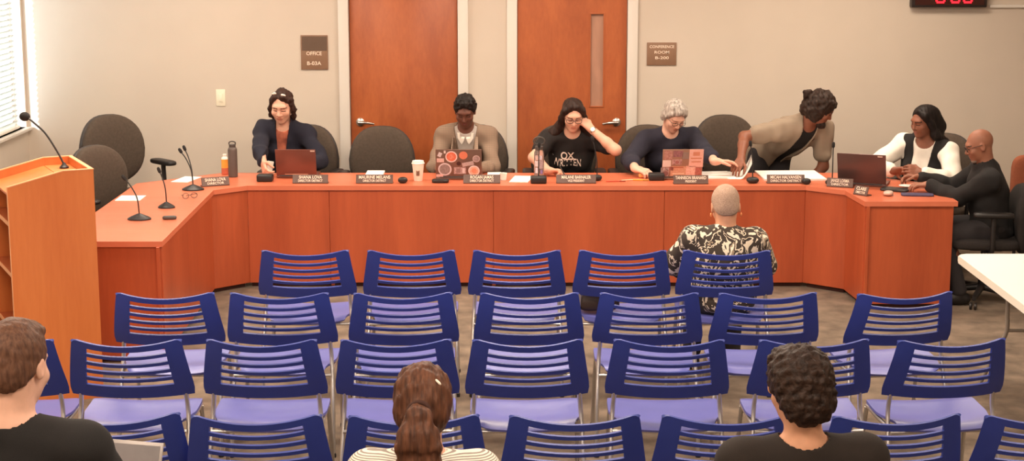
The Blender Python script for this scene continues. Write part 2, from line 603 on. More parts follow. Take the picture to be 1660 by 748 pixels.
    def body(p, skin, lips, brow, lash):
        S = Soft(p.vox)
        p.torso(S); p.head(S)
        for sd in p.arm: p.sleeve(S, sd); p.hands(S, sd)
        if p.leg: p.legs(S)
        me = S.mesh('person')
        n = len(me.polygons)
        c = np.empty(n * 3, dtype=np.float32); me.polygons.foreach_get('center', c); c = c.reshape(-1, 3)
        q = (c - npv(p.C)) / p.hs
        x = np.abs(q @ npv(p.hr)); y = q @ npv(p.hf); z = q @ npv(p.hu)
        mi = np.zeros(n, dtype=np.int32)
        mi[(y > .074) & (((x / .022) ** 2 + ((z + .0625) / .0120) ** 2) < 1)] = 1
        mi[(y > .055) & (np.abs(x - .034) < .021) & (np.abs(z - .0275 + .12 * np.abs(x - .030)) < .0038)] = 2
        mi[(y > .055) & (np.abs(x - .0315) < .0165) & (np.abs(z - .0005) < .0028)] = 3
        o = link('person', me, [skin, lips, brow, lash])
        me.polygons.foreach_set('material_index', mi)
        tag(o, p.label, 'person')
        p.obj = o
        return o
    def add(p, name, me, mats):
        o = link(name, me, mats, p.obj); p.children.append(o); return o
    def settle(p, base):
        """move the origin of the figure to its base without moving the figure"""
        T = Matrix.Translation(-Vector(base))
        done = set()
        def go(o):
            for c in o.children:
                if c.type == 'MESH' and c.data.name not in done: c.data.transform(T); done.add(c.data.name)
                go(c)
        p.obj.data.transform(T); go(p.obj)
        p.obj.location = base
    # ---- clothes
    def lc(p, P):
        q = P - npv(p.H)
        return q @ npv(p.r), q @ npv(p.cf), q @ npv(p.u)
    def top(p, name, m, t=.010, sleeves=((0, 1), (0, .93)), neck=.075, neck_v=.02, fold=.003, hem=True, skirt=False, vee=None, seed=1, vox=.006, sl_t=None, collar=0.0, low=-.02):
        """a garment over the torso; vee=(bottom, top half width) opens the front, neck = size of the neck hole"""
        S = Soft(vox)
        p.torso(S, t, hem)
        if sleeves:
            for sd in p.arm: p.sleeve(S, sd, t if sl_t is None else sl_t, sleeves[0], sleeves[1])
        if skirt: S.ell(p.b(0, .01, -.22), (.150 * p.s + t, .12 * p.s + t, .20 * p.s), p.Rt, .05)
        if collar: S.cap(p.Nk - p.u * .02, p.Nk + p.u * collar + p.cf * .012, .062 * p.s + t, .060 * p.s + t, .02)
        if fold: S.cut(lambda P, d: d + fold * waves(P, 55, seed) - .0)
        nc = npv(p.Nk + p.cf * neck_v + p.u * (.035 if not collar else collar + .04)); ax = npv(p.u)
        if neck:
            def nk(P, d):
                q = P - nc
                return np.maximum(d, neck * p.s - np.linalg.norm(q, axis=1))
            S.cut(nk)
        if vee:
            z0, w = vee[:2]
            def vv(P, d):
                x, y, z = p.lc(P)
                hw = np.clip((z - z0 * p.L) / ((1 - z0) * p.L), 0, 1.1) * w + (.0 if len(vee) < 3 else vee[2])
                e = np.maximum(np.maximum(np.abs(x) - hw, -(y - .01)), z0 * p.L - z)
                return np.maximum(d, -e * .8)
            S.cut(vv)
        def hm(P, d):
            x, y, z = p.lc(P)
            return np.maximum(d, low * p.L - z - .06)
        S.cut(hm)
        return p.add(name, S.mesh(name), m)
    def trousers(p, m, t=.010, shoe=None):
        S = Soft(.008)
        S.ell(p.b(0, -.01, .02), (.165 * p.g * p.s + t, .118 * p.g * p.s + t, .115 * p.s + t), p.Rt, .04)
        for sd, (hp, k, a, to) in p.leg.items():
            a2 = a + Vector((0, 0, .02))
            S.cap(hp, k, .083 * p.s * p.g + t, .056 * p.s + t * 1.4, .04); S.cap(k, a2, .056 * p.s + t * 1.4, .042 * p.s + t * 1.5, .03)
        p.add('trousers', S.mesh('trousers'), m)
        if shoe:
            for sd, (hp, k, a, to) in p.leg.items():
                S = Soft(.006)
                b0 = Vector((a.x, a.y, .045)) - to * .045
                S.cap(b0, b0 + to * .10, .040, .038, .02); S.cap(b0 + to * .10 - Vector((0, 0, .008)), b0 + to * .19 - Vector((0, 0, .012)), .038, .030, .02)
                S.cap(a, a - Vector((0, 0, .04)), .044, .042, .02)
                S.cut(lambda P, d: np.maximum(d, .004 - P[:, 2]))
                p.add('shoe', S.mesh('shoe'), shoe)
    # ---- hair
    def hl(p, P):
        q = (P - npv(p.C)) / p.hs
        return q @ npv(p.hr), q @ npv(p.hf), q @ npv(p.hu)
    def hair(p, m, t=.014, front=.022, side=-.03, back=-.085, extra=None, curl=0.0, cf=180, vox=.005, seed=3, lift=0.0, name='hair', grain=0.0):
        """cap of hair over the skull; front = hairline plane, side = height it ends above the ears"""
        S = Soft(vox)
        hs = p.hs
        S.ell(p.h(0, -.016, .032 + lift), ((.077 + t) * hs, (.097 + t) * hs, (.091 + t) * hs), p.Rh, .01)
        S.ell(p.h(0, -.05, -.03), ((.062 + t * .8) * hs, (.05 + t) * hs, (.06) * hs), p.Rh, .03)
        def cutf(P, d):
            x, y, z = p.hl(P)
            a = (y * .8 - z * .6 - front + .015 * np.clip(1 - (x / .055) ** 2, 0, 1)) * hs      # hairline, higher at the middle
            d = d + .008 * np.exp(np.minimum(a, 0) / .012)
            lim = side + (back - side) * np.clip((-.015 - y) / .06, 0, 1)          # lower edge falls to the nape
            b = (lim - z) * hs
            return np.maximum(np.maximum(d, a), b)
        S.cut(cutf)
        S2 = S
        if extra:
            # locks are joined after the cut: put them in their own pass and merge by minimum
            T = Soft(vox); extra(p, T)
            S2 = Soft(vox)
            S2.pr = S.pr + T.pr
            npr = len(T.pr)
            def cute(P, d):
                x, y, z = p.hl(P)
                a = (y * .8 - z * .6 - front + .015 * np.clip(1 - (x / .055) ** 2, 0, 1)) * hs
                d = d + .008 * np.exp(np.minimum(a, 0) / .012)
                lim = side + (back - side) * np.clip((-.015 - y) / .06, 0, 1)
                b = (lim - z) * hs
                dc = np.maximum(np.maximum(d, a), b)
                dl = np.full(len(P), 1.0, dtype=np.float32)
                for q in T.pr:
                    if q[0] == 'c':
                        A, B = q[1], q[2]; v = B - A
                        tt = np.clip(((P - A) @ v) / (float(v @ v) + 1e-12), 0, 1)
                        dd = np.linalg.norm(P - A - tt[:, None] * v, axis=1) - (q[3] + (q[4] - q[3]) * tt)
                    else:
                        loc = (P - q[1]) @ q[3]
                        k0 = np.linalg.norm(loc / q[2], axis=1) + 1e-9; k1 = np.linalg.norm(loc / q[2] ** 2, axis=1) + 1e-9
                        dd = k0 * (k0 - 1) / k1
                    kk = q[5]
                    w = np.clip(.5 + .5 * (dl - dd) / kk, 0, 1)
                    dl = dl + (dd - dl) * w - kk * w * (1 - w)
                kk = .012
                w = np.clip(.5 + .5 * (dc - dl) / kk, 0, 1)
                return dc + (dl - dc) * w - kk * w * (1 - w)
            S2.post = [cute]
        if curl:
            S2.cut(lambda P, d: d + curl * waves(P, cf, seed) + curl * .6 * waves(P, cf * 1.9, seed + 7))
        if grain:
            S2.cut(lambda P, d: d + grain * waves(P, 330, seed, (1, 1, .12)) * .7)
        return p.add(name, S2.mesh(name), m)
    def glasses(p, m, w=.026, hgt=.019):
        bm = BM()
        for sg in (1, -1):
            ring = []
            for k in range(21):
                a = 2 * PI * k / 20
                ex = lambda q: math.copysign(abs(q) ** .7, q)
                ring.append(p.h(sg * .034 + ex(math.cos(a)) * w, .104 - .06 * abs(ex(math.cos(a)) * w + sg * 0) * (1 if math.cos(a) * sg > 0 else .2), .004 + ex(math.sin(a)) * hgt))
            tube(bm, ring, .0022, 6)
            tube(bm, [p.h(sg * .060, .097, .010), p.h(sg * .083, .03, .012), p.h(sg * .084, -.01, .010)], .002, 6)
        tube(bm, [p.h(-.010, .106, .008), p.h(0, .110, .010), p.h(.010, .106, .008)], .002, 6)
        return build('glasses', bm, m, p.obj)
# ------------------------------------------------------------------ palette
M_WALL = mat('wall_paint', (212, 199, 184), .85, var=.02, scale=3, bump=.05, bscale=180)
M_CEIL = mat('ceiling_tile', (225, 222, 215), .9, var=.03, scale=30)
M_TRIM = mat('trim_paint', (222, 214, 204), .45, var=.015, scale=6)
M_CARPET = mat('carpet', (98, 85, 73), .95, col2=(138, 121, 104), scale=7, bump=.6, bscale=260)
M_DOOR = mat_wood('door_veneer', (160, 80, 40), (188, 102, 54), .42, 4.0, 'Z', .9, .15, 6.0)
M_DAIS = mat_wood('dais_laminate', (166, 74, 42), (192, 92, 54), .42, 3.2, 'Z', .2, .12, 18.0)
M_DAIS_TOP = mat_wood('dais_top_laminate', (198, 102, 70), (214, 118, 84), .38, 2.6, 'X', .2, .2, 14.0)
M_DAIS_EDGE = mat('dais_edge_band', (214, 118, 86), .45, var=.04, scale=8)
M_KICK = mat('dais_toe_kick', (62, 28, 20), .8, var=.05)
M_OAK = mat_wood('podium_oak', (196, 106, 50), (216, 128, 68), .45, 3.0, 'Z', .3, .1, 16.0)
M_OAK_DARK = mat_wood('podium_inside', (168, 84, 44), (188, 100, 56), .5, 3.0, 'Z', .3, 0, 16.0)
M_OAK_EDGE = mat('podium_edge_band', (226, 160, 112), .5, var=.04, scale=10)
M_STEEL = mat('brushed_steel', (190, 186, 180), .32, 1.0, var=.03, scale=40)
M_CHROME = mat('chair_chrome', (206, 202, 198), .28, .85, var=.02, scale=30)
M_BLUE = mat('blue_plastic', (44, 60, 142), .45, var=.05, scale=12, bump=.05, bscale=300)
M_SEAT = mat('seat_plastic_lit', (92, 95, 166), .36, var=.04, scale=9, bump=.05, bscale=300)  # paler than the backs: light from above put into the seat colour
M_FABRIC = mat('office_chair_fabric', (82, 70, 60), .95, var=.14, scale=60, bump=.4, bscale=500)
M_SHELL = mat('office_chair_shell', (62, 56, 54), .6, var=.05)
M_BLACK = mat('black_plastic', (34, 31, 31), .45, var=.1, scale=20)
M_DGREY = mat('charcoal_plastic', (72, 66, 62), .5, var=.08, scale=20)
M_FOAM = mat('mic_foam', (34, 32, 32), .95, var=.2, scale=120, bump=.5, bscale=400)
M_PAPER = mat('paper', (246, 243, 236), .75, var=.01, scale=4)
M_PLATE = mat('nameplate_face', (92, 66, 56), .4, var=.05, scale=10)
M_LETTER = mat('cream_letters', (244, 226, 206), .6, var=.01)
M_SIGN = mat('sign_brown', (142, 108, 84), .55, var=.04, scale=20)
M_SIGN_D = mat('sign_window', (104, 84, 70), .3, var=.04, scale=20)
M_WHITE = mat('white_plastic', (244, 240, 230), .4, var=.01)
M_TABLE = mat('white_table', (248, 244, 228), .35, var=.012, scale=3)
M_GLASS_SKY = None

# ------------------------------------------------------------------ the room
Y_BACK, X_LEFT, X_RIGHT, Y_REAR, Z_CEIL = 13.62, -3.98, 6.2, -1.6, 2.95
b = BM(); box(b, ((X_LEFT + X_RIGHT) / 2, (Y_BACK + Y_REAR) / 2, -.05), (X_RIGHT - X_LEFT + .4, Y_BACK - Y_REAR + .4, .1)); struct('floor', b, M_CARPET)
b = BM(); box(b, ((X_LEFT + X_RIGHT) / 2, (Y_BACK + Y_REAR) / 2, Z_CEIL + .05), (X_RIGHT - X_LEFT + .4, Y_BACK - Y_REAR + .4, .1)); struct('ceiling', b, M_CEIL)
DX = [at(565, 150, y=Y_BACK).x, at(745, 150, y=Y_BACK).x, at(836, 150, y=Y_BACK).x, at(1018, 150, y=Y_BACK).x]
ZD = 2.14
b = BM()
xs = [X_LEFT - .2, DX[0], DX[1], DX[2], DX[3], X_RIGHT + .2]
for k in (0, 2, 4): box(b, ((xs[k] + xs[k + 1]) / 2, Y_BACK + .06, Z_CEIL / 2), (xs[k + 1] - xs[k], .12, Z_CEIL))
for k in (1, 3): box(b, ((xs[k] + xs[k + 1]) / 2, Y_BACK + .06, (ZD + Z_CEIL) / 2), (xs[k + 1] - xs[k], .12, Z_CEIL - ZD))
box(b, (1, Y_BACK + .16, 1.4), (X_RIGHT - X_LEFT, .05, 2.9))
struct('wall_back', b, M_WALL)
WY0, WY1, WZ0, WZ1 = 10.6, 13.575, .93, 2.45
b = BM()
cx = X_LEFT - .08
box(b, (cx, (Y_REAR + WY0) / 2, Z_CEIL / 2), (.16, WY0 - Y_REAR, Z_CEIL))
box(b, (cx, (WY1 + Y_BACK) / 2, Z_CEIL / 2), (.16, Y_BACK - WY1, Z_CEIL))
box(b, (cx, (WY0 + WY1) / 2, WZ0 / 2), (.16, WY1 - WY0, WZ0))
box(b, (cx, (WY0 + WY1) / 2, (WZ1 + Z_CEIL) / 2), (.16, WY1 - WY0, Z_CEIL - WZ1))
struct('wall_left', b, M_WALL)
b = BM(); box(b, (X_RIGHT + .05, (Y_REAR + Y_BACK) / 2, Z_CEIL / 2), (.1, Y_BACK - Y_REAR, Z_CEIL)); struct('wall_right', b, M_WALL)
b = BM(); box(b, ((X_LEFT + X_RIGHT) / 2, Y_REAR - .05, Z_CEIL / 2), (X_RIGHT - X_LEFT, .1, Z_CEIL)); struct('wall_rear', b, M_WALL)
M_BASEB = mat('vinyl_base', (92, 84, 78), .6, var=.04)
b = BM()
for x0, x1 in ((X_LEFT, DX[0] - .08), (DX[1] + .08, DX[2] - .08), (DX[3] + .08, X_RIGHT)): box(b, ((x0 + x1) / 2, Y_BACK - .005, .05), (x1 - x0, .01, .1))
struct('baseboard_back', b, M_BASEB)
b = BM(); box(b, (X_LEFT + .005, 6, .05), (.01, 15, .1)); struct('baseboard_left', b, M_BASEB)

# window: frame, pane, sill
M_PANE, nt_, b_ = base_mat('window_glass', .05)
tr = N(nt_, 'ShaderNodeBsdfTransparent'); gl = N(nt_, 'ShaderNodeBsdfGlossy'); gl.inputs['Roughness'].default_value = .03
mxs = N(nt_, 'ShaderNodeMixShader'); mxs.inputs[0].default_value = .06
nt_.links.new(tr.outputs[0], mxs.inputs[1]); nt_.links.new(gl.outputs[0], mxs.inputs[2])
nt_.links.new(mxs.outputs[0], nt_.nodes['Material Output'].inputs['Surface'])
win = BM(); box(win, (X_LEFT - .125, WY0 + .02, (WZ0 + WZ1) / 2), (.05, .04, WZ1 - WZ0)); box(win, (X_LEFT - .125, WY1 - .02, (WZ0 + WZ1) / 2), (.05, .04, WZ1 - WZ0))
for z in (WZ0 + .02, WZ1 - .02): box(win, (X_LEFT - .125, (WY0 + WY1) / 2, z), (.05, WY1 - WY0 - .08, .04))
box(win, (X_LEFT - .125, 12.0, (WZ0 + WZ1) / 2), (.05, .04, WZ1 - WZ0 - .08))
win = struct('window_1', win, M_TRIM)
b = BM(); box(b, (X_LEFT - .125, (WY0 + WY1) / 2, (WZ0 + WZ1) / 2), (.006, WY1 - WY0 - .06, WZ1 - WZ0 - .06)); struct('window_pane', b, M_PANE, win)
b = BM(); box(b, (X_LEFT - .02, (WY0 + WY1) / 2, WZ0 - .012), (.13, WY1 - WY0 + .06, .024), bevel=.004); struct('window_sill', b, M_TRIM, win, 30)

# venetian blind just inside the wall plane
M_SLAT, nt_, b_ = base_mat('blind_slat', .55)
b_.inputs['Base Color'].default_value = lin((232, 232, 226))
tl = N(nt_, 'ShaderNodeBsdfTranslucent'); tl.inputs['Color'].default_value = lin((230, 232, 228))
ms = N(nt_, 'ShaderNodeMixShader'); ms.inputs[0].default_value = .45
nt_.links.new(b_.outputs[0], ms.inputs[1]); nt_.links.new(tl.outputs[0], ms.inputs[2])
nt_.links.new(ms.outputs[0], nt_.nodes['Material Output'].inputs['Surface'])
bl = thing('window_blind', 'white venetian blind hanging in the window beside the podium', 'blind', (X_LEFT - .03, (WY0 + WY1) / 2, WZ0))
b = BM()
BW = WY1 - WY0 - .165
z = WZ0 + .055
while z < WZ1 - .06:
    rot = Matrix.Rotation(R(-58), 3, 'Y')
    box(b, (X_LEFT - .03, (WY0 + WY1) / 2 - .075, z), (.05, BW, .0022), rot); z += .043
for v in b.verts: v.co -= Vector(bl.location)
build('slats', b, M_SLAT, bl, 0)
b = BM(); box(b, (0, -.075, .022), (.05, BW, .022), bevel=.004); build('bottom_rail', b, M_WHITE, bl)
b = BM(); box(b, (0, -.075, WZ1 - WZ0 - .03), (.055, BW, .05), bevel=.004); build('head_rail', b, M_WHITE, bl)
for yy in (-1.1, 0, 1.2):
    b = BM(); tube(b, [(.028, yy, .03), (.028, yy, WZ1 - WZ0 - .05)], .0015, 6); build('ladder_cord', b, M_WHITE, bl)

# doors: frame, leaf, lever (photo: left door has its lever on the left, right door on the right)
def door(n, x0, x1, lever_side, lite=False):
    w = x1 - x0
    root = BM()
    fr = .085
    yb = Y_BACK
    for xx in (x0 - fr / 2 + .012, x1 + fr / 2 - .012):
        box(root, (xx, yb - .015, (ZD + fr) / 2), (fr, .05, ZD + fr), bevel=.006)
    box(root, ((x0 + x1) / 2, yb - .015, ZD + fr / 2 - .012), (w - .03, .05, fr), bevel=.006)
    for xx in (x0 + .006, x1 - .006): box(root, (xx, yb + .055, ZD / 2), (.012, .09, ZD))
    root = struct('door_%d' % n, root, M_TRIM, None, 30)
    leaf = BM()
    x0_, x1_ = x0 + .016, x1 - .016
    yl = yb + .035
    if not lite:
        box(leaf, ((x0_ + x1_) / 2, yl, ZD / 2), (x1_ - x0_, .044, ZD - .02), bevel=.003)
    else:
        a = at(957, 22, y=yl - .02); c = at(978, 173, y=yl - .02)
        lx0, lx1, lz0, lz1 = a.x, c.x, c.z, a.z
        box(leaf, ((x0_ + lx0) / 2, yl, ZD / 2), (lx0 - x0_, .044, ZD - .02))
        box(leaf, ((x1_ + lx1) / 2, yl, ZD / 2), (x1_ - lx1, .044, ZD - .02))
        box(leaf, ((lx0 + lx1) / 2, yl, (lz0 + .01) / 2), (lx1 - lx0, .044, lz0 - .01))
        box(leaf, ((lx0 + lx1) / 2, yl, (lz1 + ZD - .01) / 2), (lx1 - lx0, .044, ZD - .01 - lz1))
    leaf = struct('door_leaf', leaf, M_DOOR, root, 30)
    if lite:
        mglz = mat('door_lite_glass', (186, 140, 116), .25, var=.1, scale=14, stretch=(1, 1, .3), spec=.8)
        b = BM(); box(b, ((lx0 + lx1) / 2, yl + .004, (lz0 + lz1) / 2), (lx1 - lx0, .006, lz1 - lz0)); struct('lite_glass', b, mglz, leaf)
        b = BM()
        for xx in (lx0, lx1): box(b, (xx, yl - .022, (lz0 + lz1) / 2), (.012, .012, lz1 - lz0 + .012), bevel=.003)
        for zz in (lz0, lz1): box(b, ((lx0 + lx1) / 2, yl - .022, zz), (lx1 - lx0 - .012, .012, .012), bevel=.003)
        struct('lite_bead', b, M_DOOR, leaf)
    # lever set
    s = 1 if lever_side == 'L' else -1
    hx = (x0_ + .075) if s > 0 else (x1_ - .075)
    hz = .965
    b = BM()
    Mx = Matrix.Rotation(PI / 2, 3, 'X')
    lathe(b, [(.034, 0), (.034, .012), (.024, .02), (.014, .024), (.014, .06)], 20, (hx, yl - .022, hz), Mx)
    struct('lever_rose', b, M_STEEL, root, 35)
    b = BM()
    tube(b, curve_pts([(hx - s * .012, yl - .078, hz), (hx + s * .03, yl - .082, hz), (hx + s * .08, yl - .078, hz - .004), (hx + s * .115, yl - .066, hz - .012)], 5), [.012] * 10 + [.009] * 6, 10)
    struct('door_lever', b, M_STEEL, root, 50)
    b = BM()
    hx2 = x1_ - .0 if s > 0 else x0_
    for zz in (.25, 1.05, 1.9): tube(b, [(hx2 + s * .008, yb - .004, zz - .05), (hx2 + s * .008, yb - .004, zz + .05)], .007, 8)
    struct('hinges', b, M_STEEL, root, 50)
    return root
door(1, DX[0], DX[1], 'L')
door(2, DX[2], DX[3], 'R', True)

def wall_text(name, text, u, v, y, h, m, parent, width=None):
    p = at(u, v, y=y) - Vector(parent.location)
    Mx = Matrix.Translation(p) @ Matrix.Rotation(PI / 2, 4, 'X')
    return lettering(name, text, h, m, parent, Mx, .0008, width=width)

def sign(u0, v0, u1, v1, label, lines, insert=None):
    a = at(u0, v0, y=Y_BACK - .008); c = at(u1, v1, y=Y_BACK - .008)
    t = thing('room_sign', label, 'sign', ((a.x + c.x) / 2, Y_BACK - .006, (a.z + c.z) / 2))
    b = BM(); box(b, (0, 0, 0), (c.x - a.x, .012, a.z - c.z), bevel=.003); build('sign_plate', b, M_SIGN, t)
    if insert:
        p = at(*insert[:2], y=Y_BACK - .012); q = at(*insert[2:], y=Y_BACK - .012)
        b = BM(); box(b, ((p.x + q.x) / 2 - t.location.x, -.007, (p.z + q.z) / 2 - t.location.z), (q.x - p.x, .003, p.z - q.z)); build('name_insert', b, M_SIGN_D, t)
    for tx, u, v, h, w in lines:
        o = wall_text('lettering', tx, u, v, Y_BACK - .0125, h, M_LETTER, t, w)
sign(487, 57, 532, 113, 'brown wall sign reading OFFICE beside the left door', [('OFFICE', 509, 87, .042, .125), ('B-03A', 509, 103, .042, .115)], (489, 59, 530, 82))
sign(1049, 69, 1096, 106, 'brown wall sign reading CONFERENCE ROOM beside the right door', [('CONFERENCE', 1073, 76, .032, .20), ('ROOM', 1073, 85, .032, .12), ('B-200', 1073, 94, .032, .11)])

a = at(350, 145, y=Y_BACK); c = at(366, 172, y=Y_BACK)
t = thing('light_switch', 'cream light switch plate on the bare wall left of the office sign', 'switch', ((a.x + c.x) / 2, Y_BACK - .004, (a.z + c.z) / 2))
M_CREAM = mat('switch_cream', (248, 238, 214), .4, var=.01)
b = BM(); box(b, (0, 0, 0), (c.x - a.x, .008, a.z - c.z), bevel=.003); build('cover_plate', b, M_CREAM, t)
b = BM(); box(b, (0, -.006, 0), (.032, .008, .066), bevel=.002); build('rocker', b, M_CREAM, t)

# red digital clock, top right, and the raceway that runs from it
a = at(1478, 12, y=Y_BACK - .09); c = at(1600, 12, y=Y_BACK - .09)
CW, CH = c.x - a.x, .20
t = thing('digital_clock', 'black wall clock with glowing red digits above the seated pair', 'clock', ((a.x + c.x) / 2, Y_BACK - .045, a.z + CH / 2))
b = BM(); box(b, (0, 0, 0), (CW, .09, CH), bevel=.008); build('clock_case', b, mat('clock_black', (40, 30, 27), .4, var=.05), t)
b = BM(); box(b, (0, -.046, .0), (CW - .05, .004, CH - .04)); build('clock_lens', b, mat('clock_lens', (60, 26, 20), .25, var=.03), t)
M_LED = mat_glow('red_led', (255, 30, 40), 4.0)
def seg7(ch, cx_):
    segs = {'0': 'abcdef', '8': 'abcdefg'}[ch]
    bb = BM(); w, h, th = .062, .118, .016
    P = {'a': (0, h / 2, w, th), 'd': (0, -h / 2, w, th), 'g': (0, 0, w, th), 'f': (-w / 2, h / 4, th, h / 2 - .01), 'e': (-w / 2, -h / 4, th, h / 2 - .01), 'b': (w / 2, h / 4, th, h / 2 - .01), 'c': (w / 2, -h / 4, th, h / 2 - .01)}
    for k in segs:
        x, z, sx, sz = P[k]; box(bb, (cx_ + x, -.050, z), (sx, .004, sz), bevel=.0015, seg=1)
    build('digit', bb, M_LED, t, 0)
for ch, q in (('0', -.075), ('0', .045), ('0', .145)): seg7(ch, q)
b = BM()
for zz in (-.02, .03): box(b, (-.015, -.050, zz), (.014, .004, .014))
build('colon', b, M_LED, t, 0)
p = at(1604, 10, y=Y_BACK)
b = BM(); box(b, ((p.x + X_RIGHT) / 2, Y_BACK - .012, p.z), (X_RIGHT - p.x, .024, .024), bevel=.003)
tag(build('cable_raceway', b, M_TRIM), 'thin cream cable raceway on the wall right of the clock', 'cable raceway')

# ------------------------------------------------------------------ dais
TOPZ = .74
IN = [(-2.06, 9.61), (-2.09, 11.50), (-1.885, 11.70), (2.09, 11.70), (2.33, 11.49), (2.37, 11.02)]
OUT = [(2.99, 11.02), (2.99, 11.80), (2.47, 12.31), (-2.16, 12.31), (-2.69, 11.80), (-2.69, 9.61)]
dais = thing('dais_desk', 'long reddish wood U-shaped dais desk the board members sit behind', 'desk', (0, 11.7, 0))
def dbuild(name, bm, m, sm=30):
    bmesh.ops.translate(bm, verts=bm.verts, vec=(0, -11.7, 0))
    return build(name, bm, m, dais, sm)
b = BM(); prism(b, IN + OUT, TOPZ - .03, TOPZ); dbuild('worktop', b, M_DAIS_TOP)
ring = IN + OUT
b = BM()
for i in range(len(ring)):
    p, q = Vector((*ring[i], 0)), Vector((*ring[(i + 1) % len(ring)], 0)); d = (q - p).normalized(); n = Vector((d.y, -d.x, 0))
    m_ = (p + q) / 2 + n * .0015
    box(b, (m_.x, m_.y, TOPZ - .0155), ((q - p).length + .003, .003, .033), Matrix.Rotation(math.atan2(d.y, d.x), 3, 'Z'))
dbuild('edge_band', b, M_DAIS_EDGE)
def panel(p, q, name='front_panel', inset=.022, gap=.002):
    p, q = Vector((*p, 0)), Vector((*q, 0)); d = (q - p).normalized(); n = Vector((d.y, -d.x, 0)) * -1     # IN runs left to right, the audience on its right hand
    mid = (p + q) / 2 + n * inset
    bb = BM(); rot = Matrix.Rotation(math.atan2(d.y, d.x), 3, 'Z')
    box(bb, (mid.x, mid.y, .37), ((q - p).length - gap, .02, .675), rot, bevel=.0015, seg=1); dbuild(name, bb, M_DAIS)
    bb = BM(); mid = (p + q) / 2 + n * (inset + .03)
    box(bb, (mid.x, mid.y, .016), ((q - p).length - .02, .02, .032), rot); dbuild('toe_kick', bb, M_KICK)
sx = [-1.885, at(535, 380, y=11.72).x, at(800, 380, y=11.72).x, at(1076, 380, y=11.72).x, 2.09]
panel(IN[0], IN[1], gap=-.02); panel(IN[1], IN[2], gap=-.026)
for k in range(4): panel((sx[k], 11.70), (sx[k + 1], 11.70))
panel(IN[3], IN[4], gap=-.026); panel(IN[4], IN[5], gap=-.02)
panel((-2.69 + .02, 9.61), IN[0], 'end_panel'); panel(IN[5], (2.99 - .02, 11.02), 'end_panel')
for xx in (-1.29, -.13, 1.08):
    b = BM(); box(b, (xx, 12.0, .355), (.025, .52, .70)); dbuild('support_gable', b, M_DAIS)
for p_ in ((-2.68, 10.2), (-2.68, 11.30), (2.98, 11.8), (2.46, 12.29), (-2.15, 12.29)):
    b = BM(); tube(b, [(p_[0] * .992, p_[1] - .04, 0), (p_[0] * .992, p_[1] - .04, .71)], .025, 12); dbuild('support_leg', b, M_BLACK)

# ------------------------------------------------------------------ podium (lectern)
POD_A = R(26)
pP = Vector((-2.26, 8.90, 0))                       # the near front corner
lect = thing('lectern', 'tall orange oak lectern with open shelves and a raised top rim', 'lectern', pP, POD_A)
# local axes: -x towards the speaker, +y towards the far side
D_, W_ = .455, .58
def tz(x): return 1.275 if x > -.16 else 1.275 - .07 * ((-x - .16) / (D_ - .16))
def side_panel(y0, y1):
    b = BM(); pts = [(0, .0), (-D_, .0), (-D_, tz(-D_)), (-.16, tz(-.16)), (0, 1.275)]
    A = [b.verts.new((x, y0, z)) for x, z in pts]; B = [b.verts.new((x, y1, z)) for x, z in pts]
    n = len(pts)
    b.faces.new(A); b.faces.new(B[::-1])
    for k in range(n): b.faces.new((A[k], B[k], B[(k + 1) % n], A[(k + 1) % n]))
    return b
build('side_panel', side_panel(0, .02), M_OAK, lect, 0)
build('side_panel', side_panel(W_ - .02, W_), M_OAK, lect, 0)
b = BM(); box(b, (-.01, W_ / 2, .6375), (.02, W_ - .044, 1.275)); build('front_panel', b, M_OAK, lect, 0)
b = BM()
def rim(p, q, y):
    p = Vector((p[0], y, p[1])); q = Vector((q[0], y, q[1])); d = q - p
    box(b, (p + q) / 2 + Vector((0, 0, .002)), (d.length + .004, .024, .005), Matrix.Rotation(-math.atan2(d.z, d.x), 3, 'Y'))
for y in (.01, W_ - .01):
    rim((-D_, tz(-D_)), (-.16, tz(-.16)), y); rim((-.16, 1.275), (0, 1.275), y)
box(b, (-.01, W_ / 2, 1.277), (.024, W_ - .048, .005))
build('rim_edge', b, M_OAK_EDGE, lect, 0)
b = BM()
d0, d1 = Vector((-D_ + .012, 0, tz(-D_) - .05)), Vector((-.16, 0, tz(-.16) - .05))
d = d1 - d0; box(b, ((d0.x + d1.x) / 2, W_ / 2, (d0.z + d1.z) / 2), (d.length, W_ - .044, .016), Matrix.Rotation(-math.atan2(d.z, d.x), 3, 'Y'))
box(b, (-.09, W_ / 2, 1.225), (.136, W_ - .044, .016))
build('reading_top', b, M_OAK, lect, 0)
for zz in (.08, .40, .72, 1.0):
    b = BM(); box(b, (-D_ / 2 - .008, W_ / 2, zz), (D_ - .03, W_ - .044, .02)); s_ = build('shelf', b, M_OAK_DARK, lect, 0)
    b = BM(); box(b, (-D_ + .005, W_ / 2, zz), (.004, W_ - .044, .022)); build('shelf_edge', b, M_OAK_EDGE, s_, 0)
b = BM()
for y in (.01, W_ - .01): box(b, (-D_ - .0015, y, tz(-D_) / 2), (.003, .022, tz(-D_)))
build('edge_band', b, M_OAK_EDGE, lect, 0)

